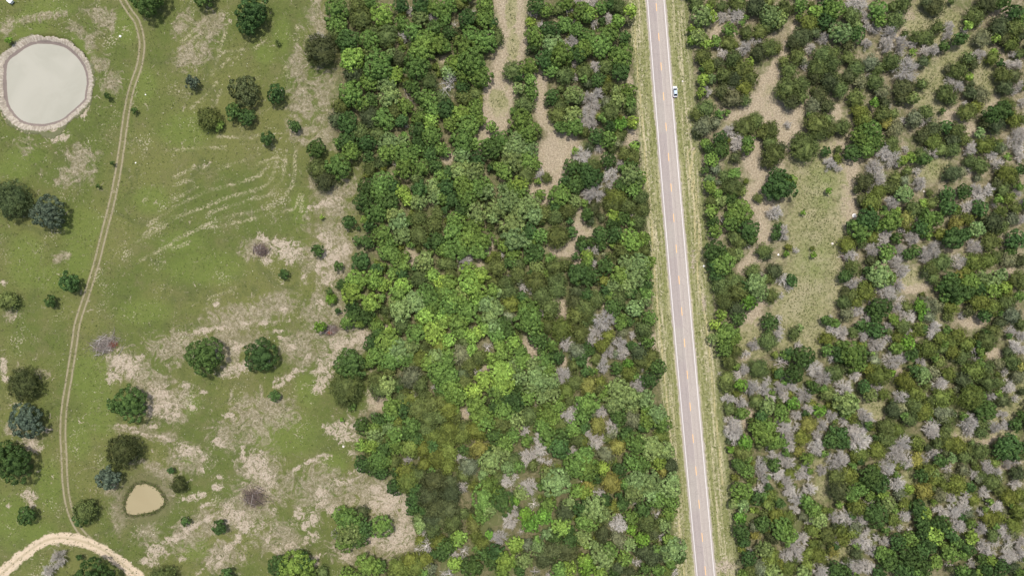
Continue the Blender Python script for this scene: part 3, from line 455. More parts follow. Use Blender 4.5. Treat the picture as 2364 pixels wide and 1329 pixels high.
TILES += [
(690,660,"280 50 35 k,290 115 50 v,350 220 28 k,190 365 55 v,438 330 65 o,380 1210 20 v,470 60 90 b,650 150 95 b,480 200 70 k,500 260 60 k,600 260 90 k,680 300 50 y,560 330 50 o,700 360 70 o,780 230 60 j,900 60 90 o,870 170 70 s,920 220 100 s,1050 140 110 s,1160 80 100 o,1280 60 80 o,1220 180 80 o,1150 260 90 b,1300 260 70 b,930 330 80 j,1110 330 60 y,1290 340 60 o,1050 430 90 o,1220 420 100 b,820 390 45 b,720 430 60 k,660 520 80 k,800 500 110 o,900 580 110 s,700 630 90 o,830 660 110 o,960 650 80 o,1010 550 80 s,650 680 60 o,1130 550 60 j,1270 540 70 y,1090 650 80 y,1240 640 80 s,1170 690 80 o,1020 690 60 j,1250 780 100 o,750 730 50 o,820 760 60 j,1010 820 100 S,700 850 80 j,790 900 90 s,730 920 90 j,900 880 70 j,900 920 40 k,1100 880 80 j,1280 930 70 o,1130 990 70 j,1040 990 50 d,1220 920 35 w,950 960 60 j,460 710 135 k,430 920 150 j,470 1080 40 o,840 1090 90 o,930 1010 70 j,1000 1040 90 y,960 1110 80 k,1080 1100 100 j,1190 1060 90 j,1290 1050 80 j,820 1180 70 o,890 1220 60 y,1170 1190 100 j,1280 1180 80 j,720 1210 70 k,1020 1260 90 o,570 1260 75 k,690 1280 70 o,800 1280 60 s,900 1300 70 j,1150 1290 80 j,1260 1300 40 d,1310 1290 60 y"),
(1020,660,"60 60 80 o,190 60 80 s,60 180 90 o,310 40 90 b,450 50 80 o,130 130 90 o,320 120 80 b,230 230 100 o,400 160 90 s,480 200 80 s,430 270 80 s,150 330 80 o,60 290 70 o,170 410 70 o,600 270 70 S,520 60 45 s,600 60 90 j,740 20 40 d,805 50 40 d,620 160 90 y,730 110 60 k,900 90 100 j,980 200 90 j,1040 30 80 j,920 230 50 d,780 300 130 o,780 200 90 o,850 370 80 o,560 350 80 k,480 370 80 s,380 380 60 o,270 450 70 b,330 420 60 b,60 490 70 b,200 500 60 j,410 560 60 w,270 570 55 b,500 440 80 o,600 410 60 k,640 510 80 b,520 530 60 o,700 580 70 o,560 620 80 o,170 620 90 S,240 700 80 j,60 600 60 o,50 680 80 o,340 640 80 j,180 800 70 J,320 765 40 d,440 650 60 o,1070 390 100 y,960 360 70 j,1130 370 60 y,1200 270 90 j,1290 200 90 j,1200 150 80 J,1220 60 80 J,1310 80 60 k,1250 430 80 j,1310 470 40 d,1300 550 50 k,1120 520 72 d,900 500 80 k,990 540 60 o,840 470 70 k,1220 590 85 S,1260 670 60 k,1190 720 60 j,1290 770 50 k,1092 800 78 d,930 680 90 o,1040 640 70 k,830 700 80 s,720 680 80 o,640 710 60 s,860 780 90 s,950 760 80 o,540 770 110 b,620 760 70 o,700 820 80 s,880 870 90 s,980 860 90 s,800 920 80 s,680 930 70 k,560 900 100 b,500 970 90 o,390 850 90 b,590 1010 80 k,780 1000 80 o,1000 960 80 s,910 1000 70 s,680 1040 80 k,60 750 60 o,70 830 90 o,200 870 80 j,100 930 100 o,290 950 80 b,160 1010 80 o,60 1010 60 o,60 1110 90 y,120 1180 60 j,310 1060 90 o,430 1020 60 J,350 1160 110 o,400 1230 90 o,240 1130 40 w,120 1262 38 d,80 1290 80 y,200 1290 80 j,300 1290 80 y,560 1130 90 o,470 1090 60 k,640 1120 70 k,680 1210 80 s,780 1170 80 j,540 1230 90 j,830 1180 40 w,850 1090 30 w,950 1150 90 o,900 1250 80 o,1010 1200 70 o,1050 1090 70 o,930 1060 50 y,1130 940 70 y,1210 860 80 j,1300 900 80 y,1215 1080 60 d,1130 1160 78 d,1160 1040 60 j,1280 1080 80 o,1260 1180 70 o,1070 1250 80 j,1180 1290 80 o,750 1290 45 d,1310 1310 35 d"),
(690,989,"570 150 60 b,690 60 80 s,660 150 80 b,780 110 70 j,760 190 80 k,880 170 70 o,860 60 80 o,970 50 70 k,650 230 60 j,720 280 90 o,570 320 75 k,660 340 80 k,740 390 70 k,790 290 60 o,860 300 70 j,980 290 50 d,1000 170 90 y,1060 100 70 k,1130 180 80 y,1200 60 80 y,1240 20 40 w,1290 100 70 y,1110 250 35 d,1210 160 60 k,1250 260 90 y,1130 320 70 y,1035 350 38 J,960 390 90 y,980 480 100 y,1040 410 70 j,880 400 50 k,860 530 70 k,1100 420 70 j,1120 370 25 d,1060 560 80 k,1040 650 80 k,1020 740 50 k,1220 470 120 J,1180 600 120 J,1290 560 60 J,1230 700 110 J,1265 665 25 w,1120 720 60 k,1200 820 90 J,1290 830 70 J,1080 800 60 j,1090 870 60 s,1210 900 80 j,1140 935 55 d,1090 1000 50 y,1150 1060 85 w,450 830 110 o,440 930 120 s,380 780 80 o,600 890 80 k,410 1030 80 o,540 1000 80 k,330 940 45 d,570 760 70 J,750 880 105 o,620 1250 120 o,720 1250 70 o,440 1310 70 o,30 1200 90 k,60 1310 90 o,1000 1190 80 y,900 1260 90 y,1060 1260 90 y,1140 1180 80 y,850 1310 60 j,1180 1260 70 S,1300 1100 80 k,1260 1020 70 y,1300 1310 40 w,1130 1310 60 o"),
(1020,989,"60 60 80 y,180 60 90 y,340 40 60 y,60 100 50 d,340 180 90 Y,190 190 50 k,165 250 55 d,60 210 90 y,60 330 80 y,240 340 90 S,200 420 70 j,480 60 80 k,560 130 80 o,640 60 70 o,430 300 100 s,520 220 90 s,370 410 50 s,640 290 80 j,690 340 60 o,600 350 70 s,740 40 40 d,770 110 60 o,860 90 55 d,890 180 65 d,800 230 60 d,730 230 45 d,760 300 55 d,960 300 38 d,820 330 60 j,890 280 40 d,950 60 80 o,1090 60 80 k,1060 180 100 k,1180 200 60 d,1230 100 80 j,1180 30 60 b,1310 50 30 d,1290 250 100 o,1200 330 100 o,1310 380 90 o,1050 350 40 y,1030 490 130 s,1100 430 80 s,960 420 80 s,500 430 60 j,420 500 80 o,300 520 60 y,180 520 58 d,60 480 80 J,80 580 100 J,60 720 100 J,370 630 110 o,420 720 80 s,360 780 80 o,550 650 110 k,500 570 60 o,580 460 60 d,620 510 50 w,660 430 35 d,780 520 80 d,720 580 70 s,630 580 25 w,830 680 60 w,660 650 50 v,660 740 50 d,615 830 70 d,760 780 70 v,800 860 80 v,920 790 80 v,960 680 80 o,1110 750 85 J,1080 890 90 b,1150 660 60 s,1220 560 70 b,1290 560 60 b,1280 720 90 k,1270 830 70 k,1280 980 80 s,100 850 90 j,290 870 70 Y,200 760 50 j,150 990 75 b,50 1060 80 k,300 970 60 y,200 1100 70 w,100 1130 50 d,270 1240 100 k,120 1220 70 b,380 1130 60 k,360 1040 60 y,510 980 75 d,430 960 40 v,480 1110 80 k,570 1190 90 b,450 1200 70 k,540 1290 60 o,660 1040 75 b,710 930 35 w,780 1040 60 S,660 1150 38 w,750 1180 80 s,870 1070 70 s,930 1170 90 J,1000 1090 90 J,1130 1090 100 J,1160 1000 80 k,1020 980 70 k,950 950 60 s,840 1290 50 w,960 1310 25 d,700 1280 50 k,1060 1280 80 o,1150 1260 70 b,70 1310 60 w,1290 1180 60 b,1280 1260 80 b,880 1000 30 d"),
]
TILES += [
(1340,0,"100 30 60 d,190 70 60 o,340 60 85 j,270 30 60 k,40 80 70 o,90 120 60 b,245 185 58 d,190 200 40 k,125 225 45 d,340 200 65 b,450 100 65 b,430 170 60 S,90 340 80 o,250 310 95 o,400 345 60 k,190 410 110 o,370 500 115 o,30 450 90 o,360 640 90 k,40 640 80 j,130 610 55 d,230 600 75 j,160 720 70 k,60 760 55 J,230 800 60 j,155 860 70 d,45 890 60 d,130 960 60 d,80 1030 75 d,50 1110 60 d,110 1120 50 d,330 830 60 s,430 820 75 o,340 910 80 s,240 930 60 S,450 920 60 o,450 990 60 j,280 1010 90 j,360 1120 65 v,470 1110 60 b,350 1220 70 j,260 1150 60 k,190 1070 45 o,150 1230 80 k,250 1260 80 o,40 1190 50 j,320 1290 60 S,500 1305 40 S"),
(1340,330,"80 40 50 J,160 60 45 d,40 110 80 d,250 160 75 k,280 50 55 j,490 40 55 b,400 100 70 j,480 130 80 j,120 200 70 j,20 220 45 k,270 290 75 d,100 320 100 k,30 360 60 k,255 390 40 d,120 455 95 d,350 200 50 d,450 200 60 k,460 300 105 s,520 320 80 o,470 420 80 o,370 380 70 k,320 500 95 y,290 560 80 j,540 490 75 j,430 570 80 j,560 600 75 j,120 590 70 J,60 650 60 o,135 590 40 d,90 700 50 J,300 660 60 b,390 680 70 k,460 670 35 d,520 720 75 j,290 730 70 k,180 830 80 k,310 830 80 k,40 950 60 d,135 965 45 d,20 880 50 k,90 890 50 k,60 1020 60 b,100 1080 50 d,30 1130 60 k,190 920 50 k,450 880 100 b,580 860 60 o,370 960 80 j,480 970 80 j,590 970 60 j,610 1080 65 o,540 1080 90 s,430 1090 90 s,230 1110 80 k,270 1040 60 j,100 1190 80 k,360 1190 90 o,490 1200 100 s,590 1180 60 o,210 1240 60 y,300 1290 70 s,430 1290 80 s,590 1290 60 k"),
(1340,660,"50 50 60 k,140 120 85 j,340 110 85 j,220 50 60 k,460 50 60 k,520 80 60 j,590 60 60 o,590 140 50 s,490 200 80 s,300 190 80 k,30 170 60 j,50 240 75 j,100 300 50 j,215 310 100 d,320 270 30 d,370 330 60 o,440 320 50 k,620 290 75 o,570 390 85 j,130 405 50 d,100 480 60 d,180 455 40 d,250 450 60 y,190 540 70 y,380 420 60 S,465 445 40 d,350 520 75 d,250 600 70 d,380 610 60 d,200 720 70 d,470 540 50 k,520 590 80 J,610 500 60 o,540 520 40 w,620 570 40 w,650 640 80 j,700 740 80 k,560 670 80 j,620 720 60 j,550 760 25 d,90 580 50 k,130 660 55 j,30 680 50 k,50 770 55 k,330 740 60 k,430 700 50 v,430 790 75 y,520 880 75 d,620 850 80 k,70 890 85 Y,180 860 60 y,160 940 60 j,240 910 35 b,210 980 50 o,340 920 100 s,440 1000 100 s,300 1060 90 s,460 1090 70 s,590 1020 85 s,70 1060 100 o,40 1160 70 b,175 1130 58 d,350 1180 80 k,460 1200 85 S,280 1270 68 d,155 1260 75 Y,90 1310 45 d,690 1150 90 s,740 1240 85 o,600 1200 80 o,430 1300 50 k,560 1270 50 k,40 1260 50 k"),
(1340,989,"140 105 80 d,85 50 50 d,290 30 60 S,330 160 80 Y,240 90 50 j,20 110 70 y,230 230 80 S,300 300 50 y,60 330 110 o,390 60 60 k,500 130 100 o,640 170 110 s,730 60 75 y,770 200 85 s,460 300 80 o,560 320 80 o,700 300 75 b,820 330 70 J,740 380 50 Y,360 370 70 k,200 350 60 b,280 480 95 Y,160 450 50 k,60 520 60 Y,185 570 45 d,120 570 40 w,520 480 110 s,630 470 100 s,480 570 90 s,640 580 90 s,410 500 60 o,40 570 70 b,700 640 80 o,800 540 95 s,820 660 80 o,830 450 60 s,230 640 60 k,300 700 60 y,380 680 60 k,500 670 40 w,130 720 120 s,220 770 80 s,60 830 100 o,560 730 80 k,460 800 70 o,345 850 78 d,700 770 60 w,800 770 70 o,600 840 90 j,760 870 70 s,700 880 60 j,460 910 50 v,560 1000 70 v,720 965 45 d,660 940 60 J,40 1010 65 o,200 950 80 J,340 1000 80 S,440 1040 70 s,140 1060 60 s,270 1100 80 o,200 1160 100 s,570 1100 80 J,650 1150 90 J,850 1080 100 s,780 1120 80 s,890 1160 60 k,820 1200 60 o,800 1000 60 o,400 1170 70 o,510 1200 45 d,580 1270 60 k,60 1240 85 v,180 1300 60 b,340 1250 70 J,440 1290 60 J,700 1270 60 o,780 1290 50 y,840 1290 45 d,300 1310 50 k"),
(1580,0,"110 20 70 j,250 20 50 j,150 150 100 s,240 150 60 b,220 70 40 b,340 60 60 j,480 40 80 j,330 160 55 d,460 150 85 d,640 60 90 J,760 20 60 j,900 80 90 j,780 140 105 s,860 170 80 s,740 230 70 j,820 220 60 J,560 290 70 j,680 290 70 j,130 330 80 s,70 360 50 b,60 270 40 b,410 270 70 o,520 210 35 o,290 370 50 o,400 390 75 j,200 400 60 b,310 440 40 w,350 500 50 d,540 440 65 d,600 380 40 d,670 390 45 d,660 480 80 J,760 430 80 j,830 430 55 j,170 510 80 j,220 600 75 y,290 570 60 J,440 540 80 j,590 570 45 b,520 620 90 j,350 680 80 j,590 700 85 j,450 720 80 J,410 800 50 d,540 800 80 y,440 890 90 S,340 830 80 J,540 900 60 j,170 720 60 b,190 830 60 d,150 840 50 b,250 710 50 s,200 980 85 j,310 1030 45 o,110 1030 60 j,170 1140 90 S,280 1110 60 S,130 1190 60 J,1050 50 70 o,1180 110 65 b,1290 60 80 k,1120 200 90 y,1270 190 80 k,1060 330 100 J,980 390 70 J,1240 350 60 d,1180 300 60 J,1130 440 55 d,1020 510 75 j,1240 500 90 j,900 560 60 j,1080 600 45 d,940 640 80 j,1200 620 90 j,1070 560 45 S,1180 690 70 J,1310 480 70 J,930 800 110 j,1060 770 80 j,960 910 80 J,1060 880 60 j,1300 750 90 J,1220 850 80 J,1170 950 75 S,1290 950 70 J,1190 1120 105 j,1290 1080 60 j,1200 1200 80 j,1060 1290 100 j,930 1130 38 d,640 1090 75 j,550 1150 95 j,780 1170 75 j,700 1210 60 j,400 1180 55 d,480 1270 65 d,330 1250 70 k,570 1280 60 o,770 1290 70 j,190 1290 50 o,1320 1200 60 j"),
(1600,330,"140 50 50 k,170 150 70 b,250 60 80 k,390 40 60 d,490 50 60 o,380 130 60 J,190 230 60 S,110 250 40 k,720 110 100 j,680 170 70 J,790 50 60 J,745 70 30 d,1000 60 110 j,1080 40 60 j,1200 80 48 k,1210 190 50 d,1300 130 40 y,1310 60 40 j,1290 230 30 d,790 390 130 k,860 350 80 o,760 300 80 k,720 420 90 k,850 310 35 d,590 500 48 j,730 630 68 d,760 760 40 k,800 820 65 d,750 830 50 k,810 760 35 d,640 970 72 j,670 1020 45 J,920 970 35 d,860 940 38 y,850 1000 28 v,1225 425 30 v,1000 630 25 v,1095 1010 28 v,1080 950 25 y,300 300 75 j,370 280 60 o,360 390 100 j,430 430 60 j,340 500 60 k,150 330 50 s,150 400 60 b,220 460 50 b,160 530 60 j,250 530 55 s,160 620 65 o,420 620 115 o,360 700 90 o,270 690 30 d,500 780 90 k,180 710 60 k,200 790 70 o,380 850 75 j,440 900 60 j,480 925 35 d,520 860 60 k,190 970 95 k,270 1080 110 o,340 1010 80 j,400 1010 60 s,180 1100 60 k,220 1190 70 k,240 1270 80 j,370 1240 85 j,540 1160 80 j,570 1260 95 s,610 1190 35 d,740 1160 75 J,790 1220 65 d,890 1240 55 k,860 1300 45 d,690 1230 50 j,460 1300 60 k"),
(1620,660,"330 50 90 j,200 140 80 j,190 40 70 j,520 50 85 s,630 90 70 j,710 90 35 d,760 20 45 d,420 150 80 v,410 105 28 d,330 210 90 J,330 290 70 k,180 260 55 b,120 350 50 b,230 420 95 o,300 470 60 o,110 470 55 s,200 560 80 o,310 580 60 j,250 680 75 j,390 610 45 d,370 750 55 d,460 530 55 d,510 740 80 j,310 800 50 d,230 830 70 j,160 790 30 w,350 890 60 v,440 910 75 d,220 910 60 j,590 850 48 d,560 930 60 d,610 1000 60 d,240 1020 60 d,350 1050 58 d,250 1110 60 j,360 1150 60 o,280 1240 75 d,310 1300 60 d,610 330 80 k,680 300 45 d,600 490 85 j,670 450 60 d,700 390 40 d,840 430 60 j,870 530 40 d,890 370 35 s,710 680 75 w,910 640 100 k,790 600 50 k,830 790 90 k,700 790 50 k,1010 740 75 d,1080 830 80 d,740 830 45 d,690 930 65 d,800 900 60 d,740 990 60 d,920 980 75 d,820 1060 60 v,490 1040 70 j,590 1080 80 s,720 1140 75 o,960 1100 60 d,850 1160 50 d,1060 1120 60 v,1130 970 70 j,1010 920 60 k,540 1170 60 k,500 1270 80 o,600 1260 80 o,740 1260 75 d,850 1270 45 d,960 1250 75 Y,1080 1250 55 d,1170 1170 60 d,1280 1220 50 d,1250 1050 75 s,1260 900 80 d,1200 780 80 j,1270 620 90 k,1180 630 60 d,1130 580 60 o,1130 480 70 y,1180 400 70 d,1260 430 60 d,1130 310 50 k,1200 340 45 o,1300 60 50 J,1290 150 70 j,1300 260 60 J,1300 720 60 J,1160 280 25 d,1300 1130 60 o,1180 1290 45 k,1300 1310 40 d"),
(1640,989,"200 30 75 d,210 120 40 d,320 130 70 v,290 220 80 j,180 190 35 v,500 60 110 o,590 110 80 o,690 60 75 d,710 150 60 d,530 170 40 d,550 260 60 d,640 270 55 d,700 300 60 d,450 330 70 d,470 430 65 d,250 320 60 k,330 380 70 o,220 440 40 y,370 460 45 y,280 560 90 o,590 400 70 d,680 470 60 d,450 550 60 d,410 620 65 k,200 680 45 s,290 690 60 s,270 800 55 v,380 740 30 b,570 330 60 k,720 400 50 y,800 400 55 d,850 350 50 d,880 430 40 d,890 540 60 d,700 550 60 d,770 620 70 d,760 730 50 d,620 670 50 k,610 690 35 d,550 600 60 y,510 680 60 y,600 790 80 y,710 810 70 y,950 160 80 d,960 60 50 d,820 80 80 y,790 200 50 Y,1090 110 75 k,1130 290 95 d,1000 370 50 d,1030 230 35 o,870 270 60 o,1180 50 60 k,1290 80 60 d,1300 240 60 y,1250 360 35 d,1150 430 85 j,1270 430 70 y,1160 550 100 J,1270 590 80 o,1280 690 60 y,1280 530 40 d,860 660 65 o,930 730 75 o,980 820 75 s,890 830 45 d,840 790 50 S,920 920 70 y,1110 790 55 d,1220 800 75 d,1310 810 40 d,640 900 100 o,700 960 90 o,480 860 75 k,390 880 50 S,400 960 45 Y,280 930 80 k,300 1010 60 k,560 980 60 J,820 980 65 d,760 1070 80 d,680 1140 60 d,800 1150 60 d,920 1040 50 y,1060 960 80 j,1140 1010 55 d,1180 920 60 y,490 1090 80 s,350 1100 35 w,350 1170 70 k,540 1170 90 y,620 1220 60 y,450 1250 80 S,560 1290 80 s,360 1280 70 j,300 1310 50 o,700 1260 75 y,980 1150 80 y,1040 1160 25 d,880 1130 60 y,870 1230 60 y,840 1290 60 s,980 1270 75 d,1130 1270 75 k,1230 1220 60 d,1110 1110 50 Y,1290 1010 50 d,1290 1120 50 k,1290 930 60 y,1290 1300 50 d"),
]
